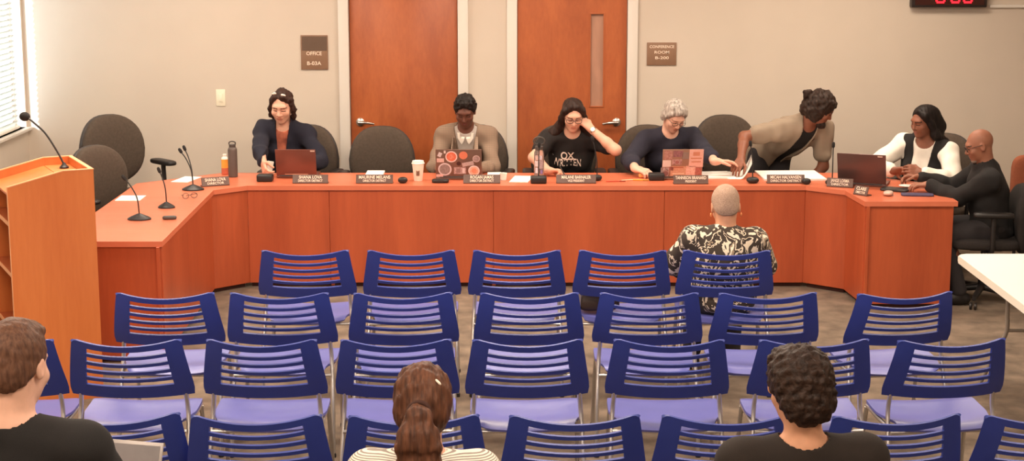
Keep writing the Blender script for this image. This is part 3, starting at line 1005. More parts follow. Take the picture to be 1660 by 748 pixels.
# lectern microphone: gooseneck arching to the speaker
mb = at(104, 271, z=1.24)
mt = at(40, 188, y=mb.y + .02)
lm = thing('gooseneck_microphone', 'long gooseneck microphone with a round foam head rising from the lectern', 'microphone', (mb.x, mb.y, 1.2345))
rel = mt - mb
b = BM(); lathe(b, [(.026, 0), (.026, .008), (.012, .02), (.008, .03)], 16); build('mic_base', b, M_BLACK, lm)
b = BM(); pts = curve_pts([(0, 0, .02), (rel.x * .16, 0, rel.z * .32), (rel.x * .45, 0, rel.z * .68), (rel.x * .75, 0, rel.z * .90), (rel.x * .95, rel.y, rel.z)], 6)
tube(b, pts, .0055, 8); build('gooseneck', b, M_BLACK, lm, 60)
b = BM(); superq(b, (rel.x, rel.y, rel.z + .002), (.030, .026, .026), 1, 1); build('windscreen', b, M_FOAM, lm, 60)

# ------------------------------------------------------------------ blue chairs
def chair_back_mesh():
    b = BM()
    tb = [0, .03, .10]
    for k in range(5): tb += [.10 + .145 * k + .088, .10 + .145 * (k + 1)] if k < 4 else [.10 + .145 * k + .088]
    tb += [.88, .97, 1.0]
    sb = [-1, -.985, -.95, -.9, -.82, -.76] + [-.71 + 1.42 * i / 16 for i in range(17)] + [.76, .82, .9, .95, .985, 1]
    slots = {i for i in range(2, 2 + 10, 2)}
    V = []
    for t in tb:
        row = []
        for s in sb:
            w = .236 + .044 * t - .012 * max(0, t - .85) / .15
            z = .828 - .275 * t
            dip = .026 * (1 - s * s) * (1 - .75 * t)
            cz = 0
            if abs(s) > .9: cz = .016 * ((abs(s) - .9) / .1) ** 2 * (1 if t < .06 else 0) * (1 - t / .06)
            y = -.295 + .105 * t + .058 * s * s - .012 * math.sin(PI * t)
            row.append(b.verts.new((s * w, y, z - dip - cz)))
        V.append(row)
    for i in range(len(tb) - 1):
        for j in range(len(sb) - 1):
            if i in slots and -.715 < sb[j] and sb[j + 1] < .715: continue
            b.faces.new((V[i][j], V[i][j + 1], V[i + 1][j + 1], V[i + 1][j]))
    bmesh.ops.recalc_face_normals(b, faces=b.faces)
    bmesh.ops.solidify(b, geom=b.faces[:], thickness=.010)
    return b
def chair_seat_mesh():
    b = BM()
    nu, nv = 16, 14
    V = []
    for j in range(nv + 1):
        t = j / nv; row = []
        for i in range(nu + 1):
            s = -1 + 2 * i / nu
            w = .205 + .045 * min(1, t * 2.2) - .02 * max(0, (t - .75) / .25) ** 2
            rr = .03 * max(0, (abs(s) - .75) / .25) ** 2
            y = -.225 + .445 * t
            if t < .2: y += rr * (1 - t / .2)
            if t > .8: y -= rr * 1.2 * (t - .8) / .2
            z = .432 + .014 * s * s - .012 * math.sin(PI * t) - .03 * max(0, (t - .8) / .2) ** 2 - .022 * max(0, (.14 - t) / .14) ** 2 + .012 * t
            row.append(b.verts.new((s * w, y, z)))
        V.append(row)
    for j in range(nv):
        for i in range(nu): b.faces.new((V[j][i], V[j][i + 1], V[j + 1][i + 1], V[j + 1][i]))
    bmesh.ops.recalc_face_normals(b, faces=b.faces)
    bmesh.ops.solidify(b, geom=b.faces[:], thickness=.011)
    return b
def make_chair():
    t = thing('stacking_chair', '', 'chair')
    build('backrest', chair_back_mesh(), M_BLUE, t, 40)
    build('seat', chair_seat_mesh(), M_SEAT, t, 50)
    for s in (-1, 1):
        b = BM(); tube(b, curve_pts([(s * .250, -.262, 0), (s * .247, -.21, .25), (s * .240, -.155, .41), (s * .234, -.132, .50), (s * .226, -.150, .60)], 4), .0105, 8); build('rear_leg', b, M_CHROME, t, 60)
        b = BM(); tube(b, curve_pts([(s * .246, .245, 0), (s * .242, .215, .2), (s * .234, .175, .405)], 4), .0105, 8); build('front_leg', b, M_CHROME, t, 60)
        b = BM(); tube(b, [(s * .240, -.160, .408), (s * .234, .175, .412)], .0095, 8); build('side_rail', b, M_CHROME, t, 60)
        b = BM(); lathe(b, [(.013, 0), (.014, .012), (.012, .02)], 10, (s * .250, -.262, 0)); build('foot_glide', b, M_BLACK, t)
        b = BM(); lathe(b, [(.013, 0), (.014, .012), (.012, .02)], 10, (s * .246, .245, 0)); build('foot_glide', b, M_BLACK, t)
    for y, z in ((-.195, .398), (.15, .405)):
        b = BM(); tube(b, [(-.238, y, z), (.238, y, z)], .008, 8); build('crossbar', b, M_CHROME, t, 60)
    return t
proto = make_chair(); used = [False]
def place_chair(u, v, rot, label, z=.80, x=None, y=None, group='blue stacking chairs in audience rows'):
    if x is None:
        p = at(u, v, z=z)
        x, y = p.x, p.y + .255
    o = proto if not used[0] else copy_tree(proto)
    used[0] = True
    o.location = (x, y, 0); o.rotation_euler = (0, 0, R(rot))
    tag(o, label, 'chair', group)
    return o
row_names = ['front row nearest the dais', 'second row from the dais', 'third row from the dais', 'fourth row from the dais']
ordn = ['first', 'second', 'third', 'fourth', 'fifth', 'sixth', 'seventh', 'eighth']
ROWS = [
    (414, [(493, 1), (665, 1), (838, 0), (1011, -1), (1180, -1)]),
    (484, [(265, 1), (452, 0), (650, 2), (857, 1), (1053, 0), (1243, 2), (1459, 7)]),
    (561, [(-5, 0), (203, 0), (423, 0), (640, 1), (854, 1), (1087, -1), (1318, 2), (1537, 5)]),
    (686, [(170, 7), (411, 2), (667, 2), (930, 1), (1180, 0), (1448, 4), (1700, 2)]),
]
chairs = {}
for ri, (v, cs) in enumerate(ROWS):
    for ci, (u, rot) in enumerate(cs):
        lab = 'blue slatted plastic chair, %s from left in the %s' % (ordn[ci], row_names[ri])
        chairs[ri, ci] = place_chair(u, v, rot, lab)
chairs[0, 4]['label'] = 'blue slatted plastic chair holding the person in the leaf-print top'
chairs[0, 3]['label'] = 'blue slatted chair with a dark bag on its seat, front row'

# ------------------------------------------------------------------ office chairs
def oc_back(p, k=1.0):
    x, y, z = p
    return (x * (1 - .10 * max(0, z / .26)), y + .55 * x * x - .10 * (z / .26) ** 2 * .3 + .05 * (z - .0), z)
def make_office_chair():
    t = thing('office_chair', '', 'chair')
    b = BM(); superq(b, (0, -.235, .745), (.252, .048, .255), .6, .80, 36, 12, oc_back); build('backrest', b, M_FABRIC, t, 60)
    b = BM(); superq(b, (0, -.268, .738), (.262, .030, .262), .55, .78, 36, 10, oc_back); build('back_shell', b, M_SHELL, t, 60)
    b = BM(); superq(b, (0, .02, .435), (.26, .25, .042), .5, .5, 36, 12); build('seat', b, M_FABRIC, t, 60)
    b = BM(); tube(b, curve_pts([(0, -.05, .385), (0, -.24, .40), (0, -.31, .50), (0, -.30, .66)], 5), [.03] * 8 + [.024] * 8, 10); build('back_bracket', b, M_BLACK, t, 60)
    for s in (-1, 1):
        b = BM(); superq(b, (s * .285, -.01, .655), (.043, .135, .020), .5, .6, 24, 8); a = build('armrest', b, M_BLACK, t, 60)
        b = BM(); tube(b, curve_pts([(s * .16, 0, .385), (s * .27, -.01, .40), (s * .288, -.01, .48), (s * .285, -.01, .645)], 5), .017, 8); build('arm_post', b, M_BLACK, t, 60)
    b = BM(); tube(b, [(0, 0, .08), (0, 0, .24), (0, 0, .241), (0, 0, .40)], [.028, .028, .018, .018], 14); box(b, (0, 0, .387), (.2, .22, .03), bevel=.008); build('gas_column', b, M_BLACK, t, 40)
    for k in range(5):
        a = 2 * PI * k / 5 + .3; c, s = math.cos(a), math.sin(a)
        b = BM(); tube(b, [(0.02 * c, .02 * s, .105), (.28 * c, .28 * s, .075)], [.026, .016], 10); lg = build('base_leg', b, M_BLACK, t, 60)
        b = BM()
        for o in (-.016, .016):
            lathe(b, [(.010, -.007), (.026, -.006), (.026, .006), (.010, .007)], 16, (.29 * c - s * o, .29 * s + c * o, .026), Matrix.Rotation(a + PI / 2, 3, 'Z') @ Matrix.Rotation(PI / 2, 3, 'Y'))
        build('caster', b, M_BLACK, lg, 40)
    return t
ochair = make_office_chair(); oused = [False]
def office_chair(x, y, face, label, dz=0.0, sc=1.0):
    o = ochair if not oused[0] else copy_tree(ochair)
    oused[0] = True
    o.location = (x, y, 0); o.rotation_euler = (0, 0, math.atan2(-face[0], face[1]))
    o.scale = (sc, sc, sc)
    tag(o, label, 'office chair', 'grey brown swivel chairs behind the dais')
    return o
office_chair(-2.97, 12.80, (.70, -.71), 'empty brown swivel chair in the corner behind the dais, facing outward', sc=1.10)
office_chair(-2.82, 11.78, (.80, -.60), 'empty brown swivel chair right behind the lectern, seen from its side')
office_chair(-1.66, 12.92, (-.12, -1), 'brown swivel chair under the person in the navy jacket')
office_chair(at(620, 250, y=13.0).x, 12.82, (.03, -1), 'empty brown swivel chair with a rounded back before the left door')
office_chair(-.31, 12.92, (-.10, -1), 'brown swivel chair under the person in the tan blazer')
office_chair(.41, 12.92, (0, -1), 'brown swivel chair hidden behind the person in the black printed T-shirt')
office_chair(1.08, 12.90, (.0, -1), 'brown swivel chair under the silver-haired person')
office_chair(1.75, 13.06, (.16, -.98), 'empty brown swivel chair right of the silver-haired person, turned sideways', sc=1.06)
office_chair(3.16, 12.42, (-.6, -.8), 'brown swivel chair under the person in the white blouse')
oc7 = office_chair(3.25, 11.26, (-1, .12), 'dark swivel chair with armrest under the bald man')
M_FABK = mat('office_chair_black_fabric', (40, 34, 32), .95, var=.14, scale=60, bump=.4, bscale=500)
for c_ in oc7.children:
    if c_.name.startswith(('backrest', 'back_shell')): c_.location.z -= .17
    if c_.name.startswith(('backrest', 'seat', 'back_shell')):
        c_.material_slots[0].link = 'OBJECT'; c_.material_slots[0].material = M_FABK

# reddish chair at the right edge
rc = thing('side_chair', 'reddish brown upholstered chair cut off by the right edge of the picture', 'chair', (3.90, 11.86, 0), R(176))
M_RED = mat('red_upholstery', (150, 84, 58), .9, var=.06, scale=60, bump=.2)
b = BM(); superq(b, (0, -.24, .67), (.25, .04, .24), .35, .35, 28, 10); build('backrest', b, M_RED, rc, 60)
b = BM(); superq(b, (0, .02, .45), (.25, .25, .045), .4, .4, 28, 10); build('seat', b, M_RED, rc, 60)
for x_ in (-.2, .2):
    for y_ in (-.22, .22):
        b = BM(); tube(b, [(x_, y_, 0), (x_, y_, .43)], .013, 8); build('leg', b, M_BLACK, rc, 60)
b = BM(); tube(b, [(-.2, -.24, .42), (-.2, -.26, .6)], .012, 8); tube(b, [(.2, -.24, .42), (.2, -.26, .6)], .012, 8); build('back_support', b, M_BLACK, rc, 60)

# ------------------------------------------------------------------ white folding table, right foreground
ft = thing('folding_table', 'white plastic folding table with slim grey legs at the right edge', 'table', (2.51, 7.48, 0))
TW, TL = 1.83, 1.76
b = BM()
pts = []
for cx_, cy_, a0 in ((TW - .06, .06, -90), (TW - .06, TL - .06, 0), (.06, TL - .06, 90), (.06, .06, 180)):
    for k in range(7):
        a = R(a0 + 15 * k); pts.append((cx_ + .06 * math.cos(a), cy_ + .06 * math.sin(a)))
prism(b, pts, .70, .742)
bmesh.ops.bevel(b, geom=[e for e in b.edges if abs(e.verts[0].co.z - e.verts[1].co.z) < 1e-5], offset=.008, segments=2, affect='EDGES')
build('table_top', b, M_TABLE, ft, 40)
M_GREYP = mat('grey_leg_paint', (150, 140, 130), .45, .3, var=.04)
for y_ in (.22, TL - .30):
    for x_, sgn in ((.22, -1), (TW - .22, 1)):
        b = BM(); tube(b, curve_pts([(x_, y_, .70), (x_ - sgn * .0, y_, .48), (x_, y_ , .36), (x_ + sgn * .06, y_ + .01, .22), (x_ + sgn * .15, y_ + .02, .005)], 5), .0125, 10); build('leg', b, M_GREYP, ft, 60)
    b = BM(); tube(b, [(.22, y_, .37), (TW - .22, y_, .37)], .010, 8); build('crossbar', b, M_GREYP, ft, 60)
# ------------------------------------------------------------------ things on the dais
TZ = TOPZ + .0005
def on_top(u, v): return at(u, v, z=TZ)

def nameplate(u, v, w, rot, label, l1, l2, w1, w2, h=.062):
    p = on_top(u, v)
    t = thing('nameplate', label, 'nameplate', p, R(rot), 'name plates along the dais')
    b = BM()
    tilt = Matrix.Rotation(R(-20), 3, 'X')
    box(b, (0, .012, h / 2 + .002), (w, .006, h), tilt, bevel=.0015, seg=1)
    box(b, (0, .025, .004), (w, .055, .008), bevel=.002)
    build('plate', b, M_PLATE, t)
    for tx, dz, ww, hh in ((l1, .012, w1, .024), (l2, -.014, w2, .017)):
        Mx = Matrix.Translation((0, .012 - .0038, h / 2 + .002)) @ tilt.to_4x4() @ Matrix.Translation((0, 0, dz)) @ Matrix.Rotation(PI / 2, 4, 'X')
        lettering('lettering', tx, hh * 1.35, M_LETTER, t, Mx, .0006, width=ww)
    return t
nameplate(350, 302, .20, 24, 'angled nameplate at the left corner behind the twin microphones', 'SHANA LOVA', 'DIRECTOR', .15, .12)
nameplate(503, 298, .255, 0, 'nameplate before the laptop of the person in the navy jacket', 'SHANA LOVA', 'DIRECTOR DISTRICT', .165, .175)
nameplate(607, 298, .265, 0, 'nameplate before the empty chair at the left door', 'MAURINE MELANS', 'DIRECTOR DISTRICT', .225, .165)
nameplate(781, 298, .265, 0, 'nameplate before the sticker-covered laptop with round stickers', 'ROGAN JAMAS', 'DIRECTOR DISTRICT', .165, .17)
nameplate(934, 298, .285, 0, 'nameplate before the person in the black printed T-shirt', 'MALANE BARNALER', 'VICE PRESIDENT', .21, .12)
nameplate(1120, 299, .25, 0, 'nameplate before the silver-haired person', 'TANNISON BRANARD', 'PRESIDENT', .22, .08)
nameplate(1274, 298, .27, 0, 'nameplate before the papers and the leaning person', 'MICAH HALVANSEN', 'DIRECTOR DISTRICT', .22, .22)
nameplate(1361, 304, .185, -20, 'grey nameplate on the right corner of the dais', 'JANGE LORMA', 'DIRECTOR', .13, .12)
nameplate(1394, 317, .12, -52, 'small nameplate turned toward the right wing of the dais', 'CLARE', 'DIRECTOR', .085, .08)

def laptop(u, v, w, hgt, face, label, m_lid, tilt=14, depth=.22):
    p = on_top(u, v)
    t = thing('laptop', label, 'laptop', p, math.atan2(-face[0], face[1]))      # local +y runs to the user
    b = BM(); box(b, (0, depth / 2, .010), (w, depth, .016), bevel=.003); base = build('base', b, m_lid, t)
    b = BM(); box(b, (0, depth * .36, .0185), (w * .88, depth * .45, .0015)); build('keyboard', b, M_BLACK, base, 0)
    b = BM(); box(b, (0, depth * .80, .0185), (w * .34, depth * .26, .001)); build('trackpad', b, M_DGREY, base, 0)
    rot = Matrix.Rotation(R(tilt), 3, 'X')                     # lid leans away from the user
    LM = Matrix.Translation((0, .004, .019)) @ rot.to_4x4()
    b = BM(); box(b, (0, 0, hgt / 2), (w, .007, hgt), bevel=.003); bmesh.ops.transform(b, matrix=LM, verts=b.verts); lid = build('lid', b, m_lid, t)
    b = BM(); box(b, (0, .0042, hgt / 2 + .004), (w * .93, .001, hgt * .86)); bmesh.ops.transform(b, matrix=LM, verts=b.verts); build('screen', b, mat('screen_dark_%s' % u, (60, 66, 80), .2, var=.05), lid, 0)
    b = BM(); tube(b, [(-w * .42, .004, .017), (w * .42, .004, .017)], .006, 8); build('hinge', b, M_BLACK, t)
    t['_'] = 0; del t['_']
    return t, lid, LM
M_LID1 = mat('lid_bronze', (128, 78, 66), .35, .3, var=.05, scale=6)
M_LID2 = mat('lid_slate', (128, 100, 88), .35, .3, var=.05, scale=6)
M_LID3 = mat('lid_grey', (168, 128, 108), .4, .2, var=.05, scale=6)
M_LID4 = mat('lid_dark', (104, 78, 74), .32, .35, var=.06, scale=6)
l1, lid1, LM1 = laptop(481, 289, .295, .205, (.02, 1), 'plain reddish grey laptop open before the person in the navy jacket', M_LID1)
def logo_patch(lid, LM, x, z, w, h, col, name='badge'):
    b = BM(); box(b, (x, -.0041, z), (w, .001, h)); bmesh.ops.transform(b, matrix=LM, verts=b.verts)
    return build(name, b, mat('badge_%d_%d_%d' % col, col, .4, var=.02), lid, 0)
logo_patch(lid1, LM1, .125, .194, .032, .009, (226, 206, 190)); logo_patch(lid1, LM1, 0, .012, .17, .006, (206, 150, 124), 'hinge_strip')
l2, lid2, LM2 = laptop(744, 291, .335, .215, (0, 1), 'slate laptop with big round orange and grey stickers', M_LID2)
l4, lid4, LM4 = laptop(1105, 291, .295, .215, (-.06, 1), 'laptop covered in overlapping cream and orange stickers', M_LID3)
l6, lid6, LM6 = laptop(1397, 302, .34, .235, (.35, .94), 'dark laptop open toward the person in the white blouse', M_LID4, tilt=20)
logo_patch(lid6, LM6, .13, .222, .034, .010, (214, 196, 182))

def cool(c): return None if c is None else (c[0], min(255, int(c[1] * 1.10)), min(255, int(c[2] * 1.28)))
def smat(c, c2=None, sc=90):
    c, c2 = cool(c), cool(c2)
    return mat('sticker_%d_%d_%d_%s' % (*c, 'x' if c2 is None else '%d%d%d' % c2), c, .5, var=.05, scale=sc, col2=c2)
def sticker_disc(lid, LM, x, z, r, c, ring=None, c2=None, core=None):
    Mx = LM @ Matrix.Translation((x, -.0040, z)) @ Matrix.Rotation(PI / 2, 4, 'X')
    def disc(rr, th, name, m, par):
        b = BM(); lathe(b, [(rr, 0), (rr, th)], 28); bmesh.ops.transform(b, matrix=Mx, verts=b.verts); return build(name, b, m, par, 30)
    s = disc(r, .0007, 'sticker', smat(ring or c), lid)
    if ring: disc(r * .80, .0010, 'sticker_print', smat(c, c2), s)
    if core: disc(r * .45, .0013, 'sticker_emblem', smat(core, c), s)
def sticker_rect(lid, LM, x, z, w, h, c, c2=None, rot=0, lines=(), th=.0007):
    Mx = LM @ Matrix.Translation((x, -.0040, z)) @ Matrix.Rotation(R(rot), 4, 'Y')
    b = BM(); box(b, (0, 0, 0), (w, th * 2, h), bevel=.0003, seg=1); bmesh.ops.transform(b, matrix=Mx, verts=b.verts); s = build('sticker', b, smat(c, c2), lid, 0)
    for (lx, lz, lw, lh, lc) in lines:
        b = BM(); box(b, (lx, -th * 1.4, lz), (lw, .0006, lh)); bmesh.ops.transform(b, matrix=Mx, verts=b.verts); build('sticker_print', b, smat(lc), s, 0)
# photo: lid 709..780 wide, 241..287 tall -> local metres
W2 = .335 / 600.0
def q2(px, pz): return (px - 540) * W2, (580 - pz) * .215 / 400
for (px, pz, pr, c, ring, c2, core) in ((445, 285, 78, (222, 96, 60), (238, 190, 160), (236, 120, 80), (240, 150, 110)), (600, 265, 55, (226, 120, 80), None, (236, 150, 110), None), (768, 315, 48, (150, 110, 92), (206, 166, 140), (190, 150, 126), None),
        (358, 468, 88, (168, 136, 112), (228, 190, 164), (140, 108, 90), None), (737, 490, 74, (238, 150, 104), (244, 200, 170), (246, 180, 140), (240, 130, 90))):
    x, z = q2(px, pz); sticker_disc(lid2, LM2, x, z, pr * W2, c, ring, c2, core)
x, z = q2(302, 338); sticker_rect(lid2, LM2, x, z, .052, .030, (232, 180, 150), (220, 160, 130))
x, z = q2(295, 255); sticker_rect(lid2, LM2, x, z, .026, .034, (214, 184, 160), None, 25)
x, z = q2(360, 218); sticker_rect(lid2, LM2, x, z, .014, .022, (222, 190, 160))
x, z = q2(555, 488); sticker_rect(lid2, LM2, x, z, .088, .052, (206, 160, 136), (160, 112, 92), 0, ((-.012, .0, .030, .034, (150, 110, 92)), (.026, 0, .018, .04, (226, 190, 164))))
x, z = q2(660, 390); sticker_rect(lid2, LM2, x, z, .085, .030, (186, 146, 122), (206, 166, 140), -12)
x, z = q2(540, 385); sticker_disc(lid2, LM2, x, z, .016, (70, 36, 28))
x, z = q2(290, 560); sticker_rect(lid2, LM2, x, z, .05, .020, (236, 170, 140))
W4 = .295 / 540.0
def q4(px, pz): return (px - 395) * W4, (570 - pz) * .215 / 375
for (px, pz, w, h, c, c2, rot, lines) in (
        (200, 270, 110, 120, (196, 140, 112), (160, 96, 76), 3, ()), (330, 255, 130, 85, (176, 110, 96), (130, 80, 74), 0, ()), (430, 280, 90, 90, (150, 116, 92), None, 0, ()),
        (185, 385, 110, 90, (232, 190, 156), None, 0, ()), (320, 365, 130, 70, (218, 164, 136), (150, 90, 74), 0, ()), (165, 500, 110, 120, (216, 170, 140), (110, 70, 58), 0, ()),
        (345, 490, 210, 130, (226, 156, 112), (206, 134, 92), 0, ((0, .030, .07, .009, (186, 96, 60)), (0, -.02, .085, .008, (240, 190, 140)))),
        (575, 315, 190, 240, (240, 176, 142), (232, 160, 122), 0, ((0, 0.0, .08, .008, (206, 120, 76)), (0, -.028, .07, .008, (206, 120, 76)), (.0, .034, .05, .03, (214, 130, 90)))),
        (510, 485, 130, 130, (244, 188, 150), (232, 150, 112), 0, ()), (610, 500, 80, 110, (196, 110, 84), (160, 84, 64), 0, ()), (250, 455, 60, 50, (170, 96, 76), None, 10, ())):
    x, z = q4(px, pz); sticker_rect(lid4, LM4, x, z, w * W4, h * .215 / 375, c, c2, rot, lines)
x, z = q4(320, 368); sticker_disc(lid4, LM4, x, z, .018, (176, 104, 84), (226, 180, 150))
x, z = q4(175, 520); sticker_disc(lid4, LM4, x, z, .024, (150, 92, 76), (206, 150, 124))

# desk microphones
def desk_mic(u, v, label, tip=None, base='tri', r=.05, heads=1, tips=None, face=0, m=M_BLACK):
    p = on_top(u, v)
    t = thing('desk_microphone', label, 'microphone', p, 0)
    b = BM()
    if base == 'tri':
        prof = [(r * 1.25, 0), (r * 1.25, .008), (r * .9, .02), (r * .35, .034), (.012, .038)]
        lathe(b, prof, 20); bmesh.ops.transform(b, matrix=Matrix.Diagonal((1.0, .78, 1, 1)), verts=b.verts)
    elif base == 'block':
        box(b, (0, 0, .026), (.115, .085, .052), bevel=.010)
    else:
        superq(b, (0, 0, .022), (r, r * .8, .022), .7, .9, 24, 10)
    build('mic_base', b, m, t, 50)
    b = BM(); box(b, (0, -r * .55, .022), (.016, .008, .004)); build('talk_button', b, M_DGREY, t, 0)
    for tp in (tips or ([tip] if tip else [])):
        q = at(tp[0], tp[1], y=p.y + tp[2]) - p
        s = Vector((0, .005, .03))
        b = BM(); tube(b, curve_pts([s, s + Vector((q.x * .12, q.y * .1, q.z * .4)), s + Vector((q.x * .55, q.y * .6, (q.z - .03) * .78)), q], 6), .0042, 8); g = build('gooseneck', b, m, t, 60)
        d = (q - (s + Vector((q.x * .55, q.y * .6, (q.z - .03) * .78)))).normalized()
        b = BM(); tube(b, [q - d * .008, q, q + d * .018, q + d * .03, q + d * .034], [.006, .011, .0115, .009, .003], 12); build('mic_capsule', b, M_FOAM, g, 50)
    return t
desk_mic(226, 356, 'black gooseneck microphone nearest the lectern, on the left wing', (203, 291, .03), r=.06)
desk_mic(270, 337, 'black gooseneck microphone in the middle of the left wing', (259, 279, .03), r=.045)
desk_mic(313, 308, 'grey conference microphone base with two goosenecks on the left wing', tips=[(294, 247, .06), (300, 243, .07)], r=.062)
desk_mic(430, 294, 'black microphone base under the hand of the person in navy', None, 'block')
desk_mic(653, 297, 'small black microphone base between nameplate and paper cup', None, 'dome', .035)
desk_mic(873, 297, 'black block-shaped microphone with thick neck before the clear bottle', (874, 238, .03), 'block')
desk_mic(968, 293, 'black microphone with thin neck right of the black T-shirt', (961, 228, .02), 'dome', .035)
desk_mic(1064, 292, 'black microphone base left of the sticker-covered laptop', None, 'block')
desk_mic(1220, 297, 'black gooseneck microphone left of the leaning person', (1217, 236, .03), 'dome', .045)
desk_mic(1349, 301, 'thin-necked microphone on the right corner of the dais', (1351, 238, .03), 'dome', .05)
desk_mic(1307, 299, 'small black microphone base on the edge of the white papers', None, 'dome', .032)

# papers
def sheet(u0, v0, u1, v1, label, th=.003, rot=0, name='paper', curl=0.0, group=None, y0=None):
    a = on_top(u0, v1); c = on_top(u1, v0)
    w, d = c.x - a.x, c.y - a.y
    b = BM(); n = 12
    L, U = [], []
    for i in range(n + 1):
        s = -.5 + i / n
        z = curl * max(0, s - .05) ** 1.5 * 2
        L.append((b.verts.new((s * w, -d / 2, z)), b.verts.new((s * w, d / 2, z)))); U.append((b.verts.new((s * w, -d / 2, z + th)), b.verts.new((s * w, d / 2, z + th))))
    for i in range(n):
        b.faces.new((U[i][0], U[i + 1][0], U[i + 1][1], U[i][1])); b.faces.new((L[i][0], L[i][1], L[i + 1][1], L[i + 1][0]))
        b.faces.new((L[i][0], L[i + 1][0], U[i + 1][0], U[i][0])); b.faces.new((L[i][1], U[i][1], U[i + 1][1], L[i + 1][1]))
    b.faces.new((L[0][0], U[0][0], U[0][1], L[0][1])); b.faces.new((L[n][0], L[n][1], U[n][1], U[n][0]))
    o = build(name, b, M_PAPER, None, 30)
    o.location = ((a.x + c.x) / 2, (a.y + c.y) / 2, TZ); o.rotation_euler = (0, 0, R(rot))
    return tag(o, label, 'paper', group)
sheet(186, 318, 237, 326, 'white paper lying on the left wing behind the nearest microphone', .004)
sheet(282, 287, 322, 296, 'white paper behind the twin microphones on the left wing', .003, -12)
sheet(592, 279, 624, 286, 'white notepad behind the nameplate at the empty chair', .012, name='notepad')
sheet(830, 286, 860, 296, 'loose white paper left of the clear bottle', .004, -8)
sheet(790, 281, 812, 287, 'white paper right of the laptop with round stickers', .008)
sheet(1142, 280, 1182, 290, 'open white booklet under the hands beside the sticker laptop', .010, 6, 'booklet', .0)
sheet(1184, 279, 1213, 291, 'curled white page rising beside the booklet', .003, -6, 'page', .22)
sheet(1238, 279, 1322, 293, 'thick stack of white papers before the leaning person', .012, 2, 'paper_stack')
# white mug beside P2
p = on_top(816, 292)
t = thing('paper_tumbler', 'short white tumbler right of the laptop with round stickers', 'cup', p)
b = BM(); lathe(b, [(.022, 0), (.027, .05), (.0275, .052), (.024, .052), (.021, .006)], 20); build('cup_body', b, M_WHITE, t)
# coffee cup
p = on_top(678, 293)
t = thing('coffee_cup', 'tall white paper coffee cup with lid left of the tan blazer', 'cup', p)
M_CUP = mat('cup_paper', (244, 232, 214), .6, var=.01)
b = BM(); lathe(b, [(.030, 0), (.031, .002), (.043, .122), (.045, .124), (.045, .128)], 28); build('cup_body', b, M_CUP, t)
b = BM(); lathe(b, [(.047, .124), (.047, .130), (.043, .134), (.041, .146), (.037, .147), (.036, .143)], 28); build('lid', b, M_WHITE, t)
b = BM(); box(b, (0.0, -.0368, .066), (.024, .004, .05), Matrix.Rotation(R(-6), 3, 'X'), bevel=.001, seg=1); build('logo_patch', b, mat('cup_logo', (120, 84, 64), .6, var=.2, scale=60), t, 0)
# grey bottle
p = on_top(378, 287)
t = thing('steel_bottle', 'tall matte grey steel bottle with handled cap on the left corner', 'bottle', p)
M_GB = mat('grey_bottle', (96, 84, 78), .45, .2, var=.03)
b = BM(); lathe(b, [(.030, 0), (.034, .004), (.034, .20), (.030, .215), (.022, .222)], 28); build('bottle_body', b, M_GB, t)
b = BM(); lathe(b, [(.024, .220), (.024, .240), (.020, .244)], 24); c_ = build('cap', b, M_DGREY, t)
b = BM(); tube(b, curve_pts([(-.022, 0, .238), (-.022, 0, .256), (0, 0, .263), (.022, 0, .256), (.022, 0, .238)], 5), .0045, 8); build('carry_loop', b, M_DGREY, c_, 60)
# sanitizer
p = on_top(365, 283)
t = thing('pump_bottle', 'small white and orange bottle standing behind the grey steel bottle', 'bottle', p)
b = BM(); lathe(b, [(.022, 0), (.026, .004), (.026, .05)], 20); build('bottle_base', b, mat('sani_red', (206, 110, 84), .4, var=.1), t)
b = BM(); lathe(b, [(.026, .05), (.026, .115)], 20); build('bottle_label', b, mat('sani_orange', (250, 172, 70), .45, var=.08, scale=40), t)
b = BM(); lathe(b, [(.026, .115), (.022, .128), (.014, .134), (.014, .150), (.012, .152)], 20); build('cap', b, M_WHITE, t)
# clear bottle with stickers and loop lid
p = on_top(874, 290) + Vector((0, .07, 0))
t = thing('water_bottle', 'clear water bottle with stickers and a ring lid before the black T-shirt', 'bottle', p)
M_CLEAR, nt_, b_ = base_mat('clear_plastic', .08)
b_.inputs['Base Color'].default_value = lin((206, 186, 180)); b_.inputs['Transmission Weight'].default_value = .75; b_.inputs['IOR'].default_value = 1.2
b = BM(); lathe(b, [(.030, 0), (.037, .006), (.037, .165), (.034, .190), (.026, .205), (.026, .21)], 28); bod = build('bottle_body', b, M_CLEAR, t)
b = BM(); lathe(b, [(.030, .205), (.030, .228), (.024, .236)], 24); c_ = build('lid', b, M_DGREY, t)
b = BM(); tube(b, [(.040 * math.cos(k * PI / 12), 0, .268 + .030 * math.sin(k * PI / 12)) for k in range(25)], .0055, 8); build('carry_ring', b, M_DGREY, c_, 60)
b = BM(); box(b, (0, 0, .242), (.03, .012, .02), bevel=.003); build('ring_mount', b, M_DGREY, c_)
